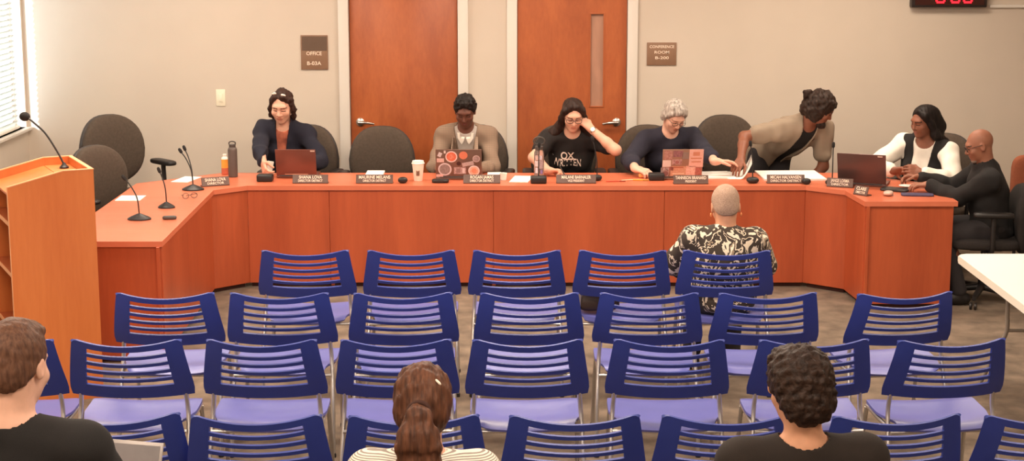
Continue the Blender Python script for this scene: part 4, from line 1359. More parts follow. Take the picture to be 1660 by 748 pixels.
for a_, z_, w_, h_, cc in ((-110, .150, .9, .034, (226, 170, 140)), (-70, .150, .5, .03, (232, 206, 186)), (-120, .105, .7, .042, (236, 196, 170)), (-65, .10, .85, .06, (196, 160, 140)), (-118, .055, .6, .04, (226, 190, 170)), (-60, .045, .5, .03, (150, 120, 150))):
    b = BM(); n = 6; lo = []; hi = []
    for k in range(n + 1):
        a = R(a_) - w_ / 2 + w_ * k / n
        lo.append([b.verts.new((rr * math.cos(a), rr * math.sin(a), z_ - h_ / 2)) for rr in (.0371, .0378)]); hi.append([b.verts.new((rr * math.cos(a), rr * math.sin(a), z_ + h_ / 2)) for rr in (.0371, .0378)])
    for k in range(n):
        for A, B in ((lo[k][1], lo[k + 1][1]),): b.faces.new((A, B, hi[k + 1][1], hi[k][1]))
        b.faces.new((lo[k][0], hi[k][0], hi[k + 1][0], lo[k + 1][0])); b.faces.new((lo[k][0], lo[k + 1][0], lo[k + 1][1], lo[k][1])); b.faces.new((hi[k][0], hi[k][1], hi[k + 1][1], hi[k + 1][0]))
    b.faces.new((lo[0][0], lo[0][1], hi[0][1], hi[0][0])); b.faces.new((lo[n][0], hi[n][0], hi[n][1], lo[n][1]))
    build('sticker', b, smat(cc, tuple(int(q * .8) for q in cc)), bod, 30)

# flat black pouch beside the slate laptop
p = on_top(714, 296)
o = BM(); superq(o, (0, 0, .013), (.062, .04, .013), .4, .5, 24, 8); o = build('phone_pouch', o, M_BLACK); o.location = p
tag(o, 'flat black pouch between the coffee cup and the round-sticker laptop', 'pouch')
# black mouse near the cup of P3, eyeglasses etc on the left wing
def small(name, u, v, r, m, label, cat, e=.7, rot=0):
    p = on_top(u, v); b = BM(); superq(b, (0, 0, r[2]), r, e, e, 20, 8); o = build(name, b, m, None, 60); o.location = p; o.rotation_euler = (0, 0, R(rot)); return tag(o, label, cat)
small('cable_adapter', 275, 356, (.045, .018, .012), M_DGREY, 'dark cable adapter lying beside the nearest microphone', 'adapter', .5, 10)
p = on_top(308, 322)
t = thing('spectacles', 'folded eyeglasses lying on the left wing below the twin microphones', 'glasses', p, R(30))
b = BM()
for s in (-1, 1): tube(b, [(s * .03 + .022 * math.cos(k * PI / 8), 0, .02 + .018 * math.sin(k * PI / 8)) for k in range(17)], .002, 6)
tube(b, [(-.008, 0, .024), (.008, 0, .024)], .002, 6); build('front_frame', b, M_DGREY, t, 60)
for s in (-1, 1):
    b = BM(); tube(b, [(s * .052, 0, .026), (s * .05, .03, .024), (s * .01, .10, .004)], .002, 6); build('temple', b, M_DGREY, t, 60)
# pens and snack by P4
def pen(u, v, ang, col, label, ln=.14):
    p = on_top(u, v); b = BM(); d = Vector((math.cos(R(ang)), math.sin(R(ang)), 0))
    t = thing('marker_pen', label, 'pen', (p.x, p.y, TZ + .005), R(ang), 'marker pens left of the sticker laptop')
    b = BM(); tube(b, [(-ln / 2, 0, 0), (ln * .2, 0, 0)], .0048, 10); build('barrel', b, mat('pen_%d_%d_%d' % col, col, .4, var=.02), t)
    b = BM(); tube(b, [(ln * .2, 0, 0), (ln * .21, 0, 0), (ln * .5, 0, 0)], [.0049, .0054, .0050], 10); build('cap', b, mat('pencap_%d_%d_%d' % col, tuple(int(q * .75) for q in col), .4, var=.02), t)
pen(998, 295, 4, (206, 84, 60), 'red pen lying apart on the dais before the right door')
pen(1022, 293, 20, (246, 196, 160), 'pale pen under the right hand of the silver-haired person')
pen(1036, 293, -8, (250, 170, 50), 'yellow marker under the right hand of the silver-haired person')
p = on_top(1046, 288)
b = BM(); superq(b, (0, 0, .018), (.05, .03, .018), .5, .5, 24, 8); o = build('snack_bag', b, mat('snack', (246, 190, 110), .5, col2=(226, 120, 70), scale=30)); o.location = p
tag(o, 'crumpled orange and yellow packet beside the silver-haired person', 'packet')
# right wing things
o = small('notebook', 1452, 309, (.10, .07, .008), M_BLACK, 'black notebook lying on the right wing under the white dish', 'notebook', .3, -30)
p = at(1470, 303, z=TZ + .018)
b = BM(); lathe(b, [(.02, 0), (.05, .006), (.056, .011), (.053, .011), (.02, .004)], 24); o = build('small_dish', b, M_WHITE); o.location = (p.x, p.y, TZ + .0165)
tag(o, 'small white dish on the black notebook on the right wing', 'dish')
small('computer_mouse', 1440, 317, (.034, .052, .016), mat('mouse_pale', (206, 176, 160), .4, var=.03), 'pale computer mouse near the front edge of the right wing', 'mouse', .8, -20)
small('blue_folder', 1487, 317, (.11, .05, .006), mat('folder_blue', (70, 62, 92), .6, var=.05), 'dark blue folder under the bald man\'s sleeve', 'folder', .25, -8)

# dark bag on the fourth front-row chair
c4 = chairs[0, 3].location
t = thing('handbag', 'dark brown handbag on the front-row chair beside the seated person', 'bag', (c4.x - .13, c4.y - .04, .450), R(5))
M_BAG = mat('bag_leather', (50, 34, 26), .5, var=.1, scale=40, bump=.2)
b = BM(); superq(b, (0, 0, .058), (.12, .09, .058), .35, .5, 28, 10, lambda p: (p[0] * (1 - .9 * max(0, p[2])), p[1] * (1 - 2.5 * max(0, p[2])), p[2])); build('bag_body', b, M_BAG, t, 60)
b = BM(); tube(b, curve_pts([(-.07, 0, .10), (-.06, -.03, .122), (0, -.05, .128), (.06, -.03, .122), (.07, 0, .10)], 5), .007, 8); build('strap', b, M_BAG, t, 60)
# laptop on the lap of the man at left
# ------------------------------------------------------------------ the people
def skin_set(n, c, lip, brow, lash):
    m = mat('skin_' + n, c, .55, var=.05, scale=35, bump=.05, bscale=300)
    m.node_tree.nodes['Principled BSDF'].inputs['Subsurface Weight'].default_value = .06
    m.node_tree.nodes['Principled BSDF'].inputs['Subsurface Radius'].default_value = (.012, .005, .003)
    return m, mat('lips_' + n, lip, .5, var=.05), mat('brow_' + n, brow, .8, var=.1), mat('lash_' + n, lash, .8, var=.1)
def cloth(n, c, **k):
    return mat('cloth_' + n, c, k.pop('rough', .92), var=k.pop('var', .10), scale=k.pop('scale', 26), bump=k.pop('bump', .25), bscale=k.pop('bscale', 420), **k)
SK_FAIR = skin_set('fair', (224, 172, 146), (196, 128, 108), (84, 56, 44), (70, 44, 36))
SK_PINK = skin_set('pink', (230, 180, 156), (204, 136, 116), (150, 132, 122), (96, 70, 60))
SK_TAN = skin_set('tan', (206, 150, 118), (172, 96, 78), (60, 42, 36), (54, 36, 30))
SK_DARK = skin_set('deep', (104, 62, 46), (112, 60, 52), (30, 22, 20), (30, 20, 18))
SK_BROWN = skin_set('brown', (136, 84, 62), (138, 74, 62), (32, 24, 22), (36, 24, 20))
SK_MID = skin_set('mid', (150, 98, 76), (140, 80, 68), (70, 56, 50), (48, 34, 30))
C_BLACK = cloth('black', (27, 24, 24)); C_TEE = cloth('black_tee', (31, 25, 24)); C_NAVY = cloth('navy', (27, 27, 42))
C_NAVY2 = cloth('navy_knit', (40, 38, 52), bump=.5); C_TROU = cloth('trousers', (46, 42, 44)); C_JEAN = cloth('denim', (52, 58, 78))
C_SHOE = mat('shoe_black', (30, 26, 25), .5, var=.1)
C_WHITE = cloth('white', (240, 232, 220), var=.03); C_GREY = cloth('grey_knit', (170, 158, 150))
HANDS_DOWN = (0, 0, -1)

def strip(p, target, name, rows, m, lift=.003, th=.003, parent=None):
    """a strip of cloth or print laid on the chest: rows of (z along spine, x left, x right)"""
    bv = BVHTree.FromPolygons([v.co[:] for v in target.data.vertices], [q.vertices[:] for q in target.data.polygons])
    bm = BM(); V = []
    n = 6
    for z, xa, xb in rows:
        row = []
        for k in range(n + 1):
            x = xa + (xb - xa) * k / n
            o = p.H + p.r * x + p.u * z + p.cf * .5
            hit = bv.ray_cast(o, -p.cf)[0]
            if hit is None: hit = p.H + p.r * x + p.u * z + p.cf * .10
            row.append((bm.verts.new(hit + p.cf * (lift + th)), bm.verts.new(hit + p.cf * (lift - .004))))
        V.append(row)
    for a, c in zip(V, V[1:]):
        for k in range(n):
            bm.faces.new((a[k][0], a[k + 1][0], c[k + 1][0], c[k][0])); bm.faces.new((a[k][1], c[k][1], c[k + 1][1], a[k + 1][1]))
        bm.faces.new((a[0][0], c[0][0], c[0][1], a[0][1])); bm.faces.new((a[n][0], a[n][1], c[n][1], c[n][0]))
    for row, fl in ((V[0], 1), (V[-1], -1)):
        for k in range(n):
            q = (row[k][0], row[k][1], row[k + 1][1], row[k + 1][0]); bm.faces.new(q if fl > 0 else q[::-1])
    return build(name, bm, m, parent or target, 50)

def print_text(p, target, name, text, size, x, z, m, width=None):
    bv = BVHTree.FromPolygons([v.co[:] for v in target.data.vertices], [q.vertices[:] for q in target.data.polygons])
    o = lettering(name, text, size, m, target, Matrix.Identity(4), .0012, width=width)
    for v in o.data.vertices:
        q = p.H + p.r * (x - v.co.x) * -1 * -1 + p.u * (z + v.co.y)
        q = p.H - p.r * (v.co.x - x) + p.u * (z + v.co.y)
        hit = bv.ray_cast(q + p.cf * .5, -p.cf)[0] or q + p.cf * .12
        v.co = hit + p.cf * (.0015 + v.co.z)
    return o

def seated_legs(p, fwd=.43, knee_w=.13, shoe=C_SHOE, trou=C_TROU, dz=0.0, foot=0.0):
    rr = p.f.cross(Vector((0, 0, 1)))
    for sd in (1, -1):
        k = p.H + p.f * fwd * p.s + rr * sd * knee_w * p.s + Vector((0, 0, dz))
        p.set_leg(sd, k, Vector((k.x, k.y, .085)) + p.f * foot)
    return trou, shoe
def finish(p, trou=C_TROU, shoe=C_SHOE):
    p.trousers(trou, .010, shoe)
    p.settle((p.H.x, p.H.y, 0))

# --- 1: navy jacket, far left of the dais
C = at(457, 172, y=12.58)
p = Person('person in a navy zip jacket with pale hair clips, behind the plain reddish grey laptop', (C.x - .01, 12.84, .55), (-.08, -1), C, (-.12, -1), .36, .03, vox=.0045, bust=.5, hs=1.0)
w = at(426, 263, y=12.16)
p.set_arm(1, w, (-1, .15, -.5), (.22, -.55, -.62), (.9, .3, -.2), .55)
p.set_arm(-1, (at(488, 270, y=12.25).x, 12.27, .785), (1, .3, -.6), (-.5, -1, -.05), HANDS_DOWN, .3)
seated_legs(p); o = p.body(*SK_FAIR)
M_PRINT = mat('print_tee', (196, 112, 84), .9, col2=(120, 60, 50), scale=18)
tee = p.top('shirt', M_PRINT, .006, None, .070, .03, .0015, seed=2)
strip(p, tee, 'stripe_print', [(.62 * p.L, -.030, .030), (.35 * p.L, -.030, .030)], mat_stripe('tee_bars', (236, 200, 176), (90, 56, 50), 22, 'X'), .001, .001)
jk = p.top('jacket', C_NAVY, .016, ((0, 1), (0, 1.0)), .060, .03, .008, vee=(.34, .040, .010), seed=5, collar=.022, sl_t=.015)
strip(p, jk, 'ribbon_emblem', [(.66 * p.L, -.092, -.076), (.62 * p.L, -.088, -.080), (.58 * p.L, -.095, -.074)], mat('ribbon_lilac', (112, 112, 160), .8, var=.03), .001, .001)
M_H1 = mat_hair('hair_dark_brown', (44, 30, 26), (70, 48, 40))
def locks1(p, T):
    for sg in (1, -1):
        T.chain([p.h(sg * .070, .012, .05), p.h(sg * .086, .010, -.02), p.h(sg * .084, .0, -.085), p.h(sg * .078, -.02, -.13)], [.022 * p.hs, .020 * p.hs, .017 * p.hs, .010 * p.hs], .02)
        T.chain([p.h(sg * .03, .052, .098), p.h(sg * .060, .040, .070), p.h(sg * .076, .022, .02)], [.012, .014, .012], .02)
    T.ell(p.h(0, -.07, -.05), (.07, .05, .07), p.Rh, .02)
p.hair(M_H1, .007, .018, -.04, -.10, locks1, .0055, 110, grain=.002)
for x, y, z in ((.040, .040, .122), (-.032, .052, .118)):
    b = BM(); superq(b, (0, 0, 0), (.019, .007, .011), .7, .7, 16, 8)
    bmesh.ops.transform(b, matrix=Matrix.Translation(p.h(x, y, z)) @ p.Rh.to_4x4() @ Matrix.Rotation(R(-35), 4, 'X') @ Matrix.Rotation(R(30 if x > 0 else -25), 4, 'Y'), verts=b.verts)
    build('hair_clip', b, mat('clip_white_%d' % (x * 1000), (250, 240, 226), .4, var=.02), p.obj, 60)
finish(p)
# pale thing in the right hand
W, F, Pn, *_ = p.hand[1]
q = W + F * .085 + Pn * .036
t = thing('phone', 'small pale phone held upright in the hand of the person in navy', 'phone', q, .5)
b = BM(); box(b, (0, 0, .02), (.050, .010, .105), Matrix.Rotation(R(12), 3, 'Y'), bevel=.004); build('phone_case', b, M_WHITE, t)
b = BM(); box(b, (.002, .0055, .02), (.044, .001, .095), Matrix.Rotation(R(12), 3, 'Y')); build('phone_screen', b, M_BLACK, t, 0)

# --- 2: tan blazer
C = at(754, 180, y=12.56)
p = Person('person in a tan tweed blazer and white collar, reading behind the laptop with round stickers', (C.x + .01, 12.84, .55), (-.04, -1), C, (-.06, -1), .50, .0, sw=.168, vox=.0045)
for sd, u in ((1, 722), (-1, 772)):
    p.set_arm(sd, (at(u, 270, y=12.25).x, 12.25, .785), (-sd * .55, .35, -.8), (sd * .25, -1, -.03), HANDS_DOWN, .3)
seated_legs(p); p.body(*SK_DARK)
sh = p.top('shirt', cloth('pale_grey', (186, 176, 168), var=.05), .007, None, .062, .02, .001, seed=2)
for sg in (1, -1): strip(p, sh, 'shirt_collar', [(1.00 * p.L, sg * .012, sg * .062), (.94 * p.L, sg * .006, sg * .060), (.89 * p.L, sg * .016, sg * .042), (.86 * p.L, sg * .026, sg * .030)], C_WHITE, .012, .004)
M_TWEED = mat_weave('tweed', (138, 120, 102), (118, 102, 88), (156, 124, 104), 26, 26)
jk = p.top('blazer', M_TWEED, .018, ((0, 1), (0, .90)), .072, .02, .0075, vee=(.34, .075, .006), seed=9, sl_t=.017)
for sg in (1, -1):
    strip(p, jk, 'lapel', [(.95 * p.L, sg * .066, sg * .096), (.78 * p.L, sg * .052, sg * .115), (.70 * p.L, sg * .046, sg * .096), (.42 * p.L, sg * .016, sg * .028)], M_TWEED, .003, .004)
p.top('shirt_cuff', C_WHITE, .0, None) if False else None
M_H2 = mat_hair('hair_black', (24, 20, 19), (42, 34, 31), 90, .8, (1, 1, 1))
def locks2(p, T): T.ell(p.h(0, .0, .100), (.066, .070, .034), p.Rh, .02)
p.hair(M_H2, .014, .026, .005, -.075, locks2, .005, 190)
finish(p)

# --- 3: black printed T-shirt, chin on hand
C = at(929, 187, y=12.52)
p = Person('person with long dark hair and glasses in a black printed T-shirt, head on hand', (C.x - .01, 12.84, .55), (0, -1), C, (.06, -1), .42, .02, sw=.172, vox=.0045, girth=1.08, bust=1.0)
p.set_arm(1, at(889, 277, y=12.16), (-1.3, -.1, -.25), (.95, -.25, .05), (.1, -.3, -1), .75)
w = p.h(.0, .055, -.09) + Vector((.135, -.03, .0))
p.set_arm(-1, w, (1, -.35, -.9), (-.62, .12, .62), (-.5, .75, -.35), .45, .8)
seated_legs(p); p.body(*SK_FAIR)
sh = p.top('t_shirt', C_TEE, .011, ((0, .62), None), .064, .02, .004, seed=4, sl_t=.018)
M_INK = mat('shirt_print', (238, 214, 198), .85, var=.05)
print_text(p, sh, 'print_lettering', 'OX', .066, .035, .755 * p.L, M_INK)
print_text(p, sh, 'print_lettering', 'WRITTEN', .070, .035, .665 * p.L, M_INK, .215)
M_H3 = mat_hair('hair_espresso', (34, 24, 22), (58, 40, 34))
def locks3(p, T):
    for sg in (1, -1):
        T.chain([p.h(sg * .026, .052, .102), p.h(sg * .070, .034, .06), p.h(sg * .088, .004, -.03), p.h(sg * .100, -.02, -.12)], [.012, .016, .022, .030], .03)
        T.chain([p.h(sg * .104, -.02, -.12), p.shd[sg] + p.cf * .0 - p.r * sg * .035 + p.u * .062, p.b(sg * .15, -.06, .80)], [.036, .040, .030], .03)
    T.chain([p.h(0, -.09, .02), p.h(0, -.12, -.08), p.b(0, -.15, .85), p.b(0, -.155, .60)], [.07, .075, .07, .05], .04)
p.hair(M_H3, .011, .022, -.05, -.11, locks3, .002, 90, grain=.002)
p.glasses(mat('glasses_dark', (40, 24, 20), .35, var=.05))
finish(p)
A_, E_, W_ = p.arm[-1]; d = (W_ - E_).normalized(); c = W_ - d * .022
T = p.obj.location
wt = BM(); x_, y_ = frame_from(d)
tube(wt, [c - d * .009, c + d * .009], .0305, 18); 
for v in wt.verts: v.co -= T
wt = build('wrist_watch', wt, M_BLACK, p.obj, 40)
n_ = Vector((.25, -1, .1)); n_ = (n_ - d * n_.dot(d)).normalized()
b = BM(); tube(b, [c + n_ * .024, c + n_ * .036], .0175, 20)
for v in b.verts: v.co -= T
build('watch_dial', b, M_WHITE, wt, 40)
W, F, Pn, *_ = p.hand[1]
q = W + F * .10 + Pn * .03
t = thing('ballpoint_pen', 'dark pen in the resting hand of the person in the black printed T-shirt', 'pen', q)
b = BM(); tube(b, [(-.02, .02, .075), (.028, -.035, -.010)], .0042, 8); build('barrel', b, M_BLACK, t)
b = BM(); tube(b, [(.028, -.035, -.010), (.034, -.042, -.020)], [.0040, .001], 8); build('tip', b, M_STEEL, t)

# --- 4: silver hair, navy sweater
C = at(1093, 188, y=12.50)
p = Person('person with short silver hair in a navy top, reaching right across the papers', (C.x - .03, 12.84, .55), (.10, -1), C, (.38, -1), .66, .06, sw=.178, vox=.0045, girth=1.12, bust=.8)
p.set_arm(1, (at(1031, 272, y=12.12).x, 12.12, .80), (-1, .3, -.5), (.75, -.62, -.12), (.2, .1, -1), .45)
p.set_arm(-1, at(1164, 266, y=12.06), (.5, .5, -.9), (1, -.02, .02), (0, -.2, -1), .25)
seated_legs(p); p.body(*SK_PINK)
p.top('sweater', C_NAVY2, .014, ((0, 1), (0, .55)), .066, .02, .005, seed=7, sl_t=.020)
M_H4 = mat_hair('hair_silver', (126, 116, 108), (206, 196, 186), 70, .6)
def locks4(p, T):
    T.ell(p.h(.0, .010, .098), (.068, .062, .030), p.Rh, .02)
    T.chain([p.h(.02, .068, .088), p.h(.058, .052, .066), p.h(.076, .026, .012)], [.013, .014, .010], .02)
    T.chain([p.h(.01, .068, .088), p.h(-.05, .055, .07), p.h(-.076, .026, .015)], [.013, .015, .010], .02)
    for sg in (1, -1): T.ell(p.h(sg * .074, -.022, -.015), (.022, .034, .05), p.Rh, .02)
p.hair(M_H4, .012, .024, -.045, -.095, locks4, .004, 110, grain=.002)
p.glasses(mat('glasses_thin', (120, 96, 84), .35, var=.05), .024, .016)
finish(p)

# --- 5: leaning over, open checked shirt
C = at(1330, 176, y=12.42)
p = Person('standing person in an open grey checked shirt bending over the papers, head turned right', (2.01, 12.86, .84), (.42, -.9), C, (.97, -.10), .58, -.05, sw=.185, vox=.0045, girth=1.02)
sR = at(1238, 214, y=12.38)
p.set_arm(1, at(1201, 259, y=12.17), (-.35, .80, .62), (-.35, -.62, -.35), (-.1, .2, -1), .40, shoulder=at(1262, 212, y=12.46))
p.set_arm(-1, (2.22, 12.60, .55), (.8, .2, -.4), (0, -.2, -1), (-1, 0, 0), .35)
for sd, kx in ((1, 1.86), (-1, 2.06)):
    p.set_leg(sd, (kx, 12.80, .46), (kx - .01, 12.92, .085), (.2, -1, 0))
p.body(*SK_BROWN)
p.top('t_shirt', C_BLACK, .007, None, .060, .02, .002, seed=3)
M_CHECK = mat_weave('grey_check', (150, 134, 116), (138, 122, 106), (158, 140, 120), 30, 30)
p.top('open_shirt', M_CHECK, .022, ((0, .62), None), .068, .0, .008, vee=(-.30, .045, .020), seed=11, sl_t=.030, low=-.60, skirt=True)
M_H5 = mat_hair('hair_brown_black', (34, 25, 21), (58, 42, 34), 70, .8, (1, 1, .5))
def locks5(p, T):
    T.ell(p.h(0, -.02, .035), (.098, .110, .104), p.Rh, .02)
    T.ell(p.h(.0, -.08, -.04), (.082, .06, .075), p.Rh, .03)
    T.ell(p.h(.07, -.01, -.05), (.03, .055, .07), p.Rh, .03); T.ell(p.h(-.07, -.01, -.05), (.03, .055, .07), p.Rh, .03)
    T.chain([p.h(0, -.115, .02), p.h(.02, -.16, .04), p.h(.025, -.185, .035)], [.032, .026, .010], .02)
    T.chain([p.h(0, .078, .085), p.h(-.03, .075, .07), p.h(-.07, .045, .02)], [.018, .018, .014], .02)
    T.ell(p.h(0, .075, -.100), (.042, .034, .034), p.Rh, .02)
p.hair(M_H5, .018, .030, -.06, -.11, locks5, .006, 110)
finish(p, C_TROU)

# --- 6: white blouse and black vest
C = at(1497, 197, y=12.12)
p = Person('person with long black hair in a white blouse and black vest, hands together', (3.10, 12.33, .54), (-.55, -.84), C, (-.88, -.48), .26, .05, sw=.172, s=.98, vox=.0045, girth=1.10, bust=1.1)
p.set_arm(1, at(1446, 277, y=11.98), (-.9, .25, -.5), (.86, -.45, .05), (-.3, -.6, -.5), .55)
p.set_arm(-1, at(1494, 281, y=11.86), (1, -.1, -.5), (-.95, .0, .22), (-.1, .8, -.4), .50)
seated_legs(p, .36); p.body(*SK_BROWN)
bl_ = p.top('blouse', C_WHITE, .010, ((0, 1), (0, .88)), .074, .035, .006, seed=8, sl_t=.024)
p.top('vest', C_BLACK, .021, None, .078, .02, .003, vee=(.02, .058, .018), seed=6)
M_H6 = mat_hair('hair_jet', (20, 17, 17), (38, 30, 28))
def locks6(p, T):
    for sg in (1, -1):
        if sg < 0: T.chain([p.h(sg * .024, .050, .102), p.h(sg * .066, .034, .066), p.h(sg * .083, .0, -.02), p.h(sg * .084, -.030, -.11)], [.012, .016, .018, .024], .03)
        T.chain([p.h(sg * .086, -.03, -.11), p.b(sg * .105, -.07, .95), p.b(sg * .115, -.06, .80)], [.034, .038, .026], .03)
    T.chain([p.h(0, -.085, .02), p.h(0, -.11, -.08), p.b(0, -.14, .90), p.b(0, -.14, .74)], [.068, .070, .062, .04], .04)
p.hair(M_H6, .011, .022, -.05, -.11, locks6, .002, 60, grain=.0015)
finish(p)

# --- 7: bald man in black
C = at(1588, 236, y=11.24)
p = Person('bald man with glasses and grey beard in a black jacket, leaning on the right wing', (3.29, 11.27, .50), (-1, .10), C, (-1, .10), .35, 0, sw=.185, s=.96, vox=.005, girth=1.12)
p.set_arm(-1, at(1506, 300, y=11.40), (.1, -.5, -.9), (-1, .25, -.02), (.0, .1, -1), .35)
p.set_arm(1, at(1492, 288, y=11.62), (.3, .6, -.8), (-1, .25, .05), (0, -.4, -1), .45)
rr = Vector((0, 1, 0))
for sd in (1, -1): p.set_leg(sd, (2.94, 11.29 + sd * .14, .50), (3.06, 11.29 + sd * .14, .085), (-1, .05, 0))
p.body(*SK_MID)
p.top('jacket', C_BLACK, .017, ((0, 1), (0, .93)), .066, .02, .005, seed=12, sl_t=.020, collar=.012)
M_H7 = mat_hair('hair_grey_stubble', (120, 104, 94), (166, 150, 138), 120, .4, (1, 1, 1))
S = Soft(.004)
S.ell(p.h(0, .040, -.064), (.0535 * p.hs, .049 * p.hs, .056 * p.hs), p.Rh, .02); S.ell(p.h(0, .071, -.097), (.028 * p.hs, .024 * p.hs, .022 * p.hs), p.Rh, .02)
def bc(P, d):
    x, y, z = p.hl(P)
    return np.maximum(np.maximum(d, z + .048 - .25 * np.maximum(0, np.abs(x) - .03)), .025 - y)
S.cut(bc); p.add('beard', S.mesh('beard'), M_H7)
p.glasses(mat('glasses_black', (44, 30, 26), .35, var=.05), .025, .017)
finish(p)

# --- 8: front row, leaf-print top, back to us
c8 = chairs[0, 4].location
C = at(1176, 335, y=c8.y + .02)
p = Person('person with cropped grey hair in a dark leaf-print top seated in the front row', (c8.x, c8.y - .02, .515), (0, 1), C, (.02, 1), .42, .02, sw=.188, s=.90, girth=1.22, hs=1.08)
for sd in (1, -1):
    p.set_arm(sd, (c8.x + sd * .12, c8.y + .32, .60), (sd * 1, -.25, -.25), (-sd * .5, .8, -.1), HANDS_DOWN, .4)
seated_legs(p); p.body(*SK_TAN)
M_LEAF = mat_blotch('leaf_print', [(0, (238, 222, 200)), (.40, (66, 56, 48)), (.53, (230, 214, 190)), (.575, (58, 48, 42)), (.64, (160, 140, 116)), (.68, (244, 230, 208))], 15.0, (1, 1, .8), .9, .5)
p.top('blouse', M_LEAF, .014, ((0, 1), (0, .9)), .058, .0, .006, seed=13, sl_t=.030)
M_H8 = mat_hair('hair_cropped_grey', (150, 122, 104), (186, 158, 138), 160, .4, (1, 1, 1))
p.hair(M_H8, .004, .024, .0, -.075)
for sg in (1, -1):
    b = BM(); superq(b, p.h(sg * .086, -.012, -.052), (.006, .009, .013), 1, 1, 12, 8); build('earring', b, mat('earring_%d' % sg, (236, 150, 96), .3, .3, var=.02), p.obj, 60)
finish(p)

# --- the three seated nearest the camera, on a row of chairs below the picture
def near_chair(x, y, rot, label):
    return place_chair(0, 0, rot, label, x=x, y=y)
C = at(26, 592, y=4.83)
near_chair(C.x, 4.88, -14, 'blue chair under the short-haired man in black, lower left corner')
p = Person('man with short reddish brown hair in a black shirt at the lower left corner', (C.x + .0, 4.86, .53), (.24, .97), C, (.20, .98), .30, .03, sw=.205, s=1.10, hs=.99, girth=1.06)
lapx = p.H + p.f * .40
for sd in (1, -1):
    rr = p.f.cross(Vector((0, 0, 1)))
    p.set_arm(sd, p.H + p.f * .36 + rr * sd * .10 + Vector((0, 0, .19)), rr * sd * .8 + Vector((0, -.3, -.6)), p.f * .9 - rr * sd * .2, HANDS_DOWN, .3)
seated_legs(p); p.body(*SK_PINK)
p.top('shirt', C_BLACK, .014, ((0, 1), (0, .93)), .072, .0, .0015, seed=14, vox=.005, sl_t=.020)
M_H9 = mat_hair('hair_auburn', (78, 52, 40), (112, 78, 60), 90, .6, (1, 1, .3))
def locks9(p, T): T.ell(p.h(0, .02, .098), (.066, .066, .028), p.Rh, .02)
p.hair(M_H9, .007, .024, -.012, -.082, locks9, .0012, 200, grain=.0015)
finish(p)
t = thing('laptop', 'pale grey laptop on the lap of the man at the lower left corner', 'laptop', p.H + p.f * .30 + Vector((0, 0, .095)), math.atan2(-p.f.x, p.f.y))
M_LAP = mat('lap_silver', (176, 168, 164), .4, .3, var=.03)
b = BM(); box(b, (0, .11, .010), (.33, .23, .016), bevel=.003); build('base', b, M_LAP, t)
b = BM(); box(b, (0, 0, .115), (.33, .007, .23), bevel=.003); bmesh.ops.transform(b, matrix=Matrix.Translation((0, .225, .018)) @ Matrix.Rotation(R(-22), 4, 'X'), verts=b.verts); ld = build('lid', b, M_LAP, t)
b = BM(); box(b, (0, -.0042, .118), (.31, .001, .20)); bmesh.ops.transform(b, matrix=Matrix.Translation((0, .225, .018)) @ Matrix.Rotation(R(-22), 4, 'X'), verts=b.verts); build('screen', b, mat('screen_grey', (150, 146, 148), .3, var=.05), ld, 0)

C = at(686, 657, y=4.80)
near_chair(C.x, 4.88, 0, 'blue chair under the ponytailed person, at the bottom edge')
p = Person('person with a brown ponytail and white striped top, seen from behind', (C.x, 4.85, .53), (0, 1), C, (.03, 1), .10, 0, sw=.165, bust=.6, hs=.99)
for sd in (1, -1): p.set_arm(sd, p.H + Vector((sd * .10, .36, .16)), (sd, -.2, -.5), (-sd * .4, .9, 0), HANDS_DOWN, .4)
seated_legs(p); p.body(*SK_FAIR)
p.top('striped_top', mat_stripe('stripe_top', (238, 228, 214), (150, 138, 130), 60, 'Z', .9, .62), .012, ((0, 1), (0, .93)), .066, .0, .003, seed=15, sl_t=.018)
M_H10 = mat_hair('hair_chestnut', (62, 38, 28), (108, 68, 48), 110, .7, (1, .25, .12))
def locks10(p, T):
    T.ell(p.h(0, -.05, .0), (.080, .072, .080), p.Rh, .02)
    T.chain([p.h(0, -.118, .006), p.h(0, -.160, -.010), p.h(0.0, -.168, -.07), p.h(.008, -.160, -.15), p.h(.012, -.155, -.22), p.h(.016, -.15, -.30)], [.022, .034, .056, .058, .048, .024], .02)
    for k, (x, w) in enumerate(((-.04, .022), (.042, .024), (.0, .026))):
        T.chain([p.h(x * .5, -.165, -.02), p.h(x, -.185, -.09), p.h(x * 1.1, -.178, -.17), p.h(x * .8, -.165, -.26)], [.018, w, w, .014], .010)
p.hair(M_H10, .012, .024, -.040, -.095, locks10, .0025, 120, grain=.004)
b = BM(); Mx = Matrix.Translation(p.h(0, -.138, .004)) @ p.Rh.to_4x4() @ Matrix.Rotation(PI / 2, 4, 'X')
tube(b, [Mx @ Vector((.030 * math.cos(2 * PI * k / 20), .030 * math.sin(2 * PI * k / 20), 0)) for k in range(21)], .007, 8); build('hair_tie', b, mat('hair_tie', (60, 34, 26), .9, var=.1), p.obj, 60)
b = BM(); superq(b, (0, 0, 0), (.012, .004, .004), .8, .8, 12, 8); bmesh.ops.transform(b, matrix=Matrix.Translation(p.h(.052, -.085, .085)) @ p.Rh.to_4x4() @ Matrix.Rotation(R(45), 4, 'Y'), verts=b.verts); build('hair_clip', b, mat('clip_pale', (250, 238, 220), .4, var=.02), p.obj, 60)
finish(p)

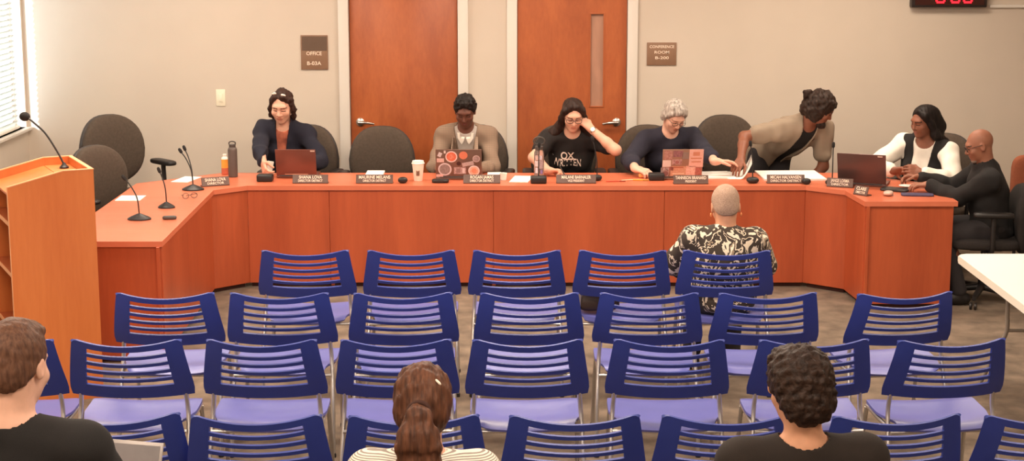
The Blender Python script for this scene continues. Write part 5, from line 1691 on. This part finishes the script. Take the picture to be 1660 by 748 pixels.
C = at(1296, 634, y=4.90)
near_chair(C.x + .02, 4.96, 4, 'blue chair under the curly-haired person, at the bottom edge')
p = Person('person with curly dark hair and black T-shirt, seen from behind at the bottom', (C.x + .02, 4.94, .53), (-.05, 1), C, (-.30, 1), .18, 0, sw=.185, girth=1.08, s=1.02)
for sd in (1, -1): p.set_arm(sd, p.H + Vector((sd * .10, .36, .15)), (sd, -.2, -.5), (-sd * .4, .9, 0), HANDS_DOWN, .4)
seated_legs(p); p.body(*SK_TAN)
p.top('t_shirt', cloth('umber_black', (36, 27, 22)), .013, ((0, .62), None), .074, .0, .0015, seed=16, vox=.005, sl_t=.022)
M_H11 = mat_hair('hair_curly', (32, 22, 18), (58, 40, 31), 60, .9, (1, 1, 1))
def locks11(p, T):
    T.ell(p.h(0, -.012, .045), (.094, .108, .098), p.Rh, .02); T.ell(p.h(0, -.06, -.03), (.084, .062, .075), p.Rh, .02)
    T.ell(p.h(0, .05, .10), (.07, .06, .04), p.Rh, .02)
p.hair(M_H11, .018, .026, -.03, -.105, locks11, .0042, 210)
p.glasses(mat('glasses_gold', (226, 176, 120), .3, .3, var=.03))
finish(p)
# ------------------------------------------------------------------ light: ceiling fluorescents, daylight through the blind
def ceiling_lamp(x, y, power, sx=1.2, sy=.6, col=(1, .83, .66)):
    l = bpy.data.lights.new('ceiling_lamp', 'AREA'); l.shape = 'RECTANGLE'; l.size = sx; l.size_y = sy
    l.energy = power; l.color = col
    o = bpy.data.objects.new('ceiling_lamp', l); COL.objects.link(o); o.location = (x, y, Z_CEIL - .03)
for y, pw in ((12.0, 48), (9.4, 72), (6.8, 62), (3.8, 50), (1.0, 36)):
    for x in (-2.4, .1, 2.6):
        ceiling_lamp(x, y, pw * (1.0 if x < 1 else 1.08 if y > 11 else .66))
w = bpy.data.worlds.new('daylight'); SC.world = w; w.use_nodes = True
bg = w.node_tree.nodes['Background']
bg.inputs['Color'].default_value = (.82, .93, 1.0, 1); bg.inputs['Strength'].default_value = 5.0
sl = bpy.data.lights.new('sun', 'SUN'); sl.energy = 6.0; sl.angle = R(1.5); sl.color = (.93, .97, 1.0)
so = bpy.data.objects.new('sun', sl); COL.objects.link(so)
d = Vector((.52, .85, -.36)).normalized()
so.rotation_euler = d.to_track_quat('-Z', 'Y').to_euler()

SC.view_settings.view_transform = 'Standard'
SC.view_settings.look = 'None'
SC.view_settings.gamma = 1.0
SC.view_settings.use_curve_mapping = False
SC.view_settings.exposure = 0.0
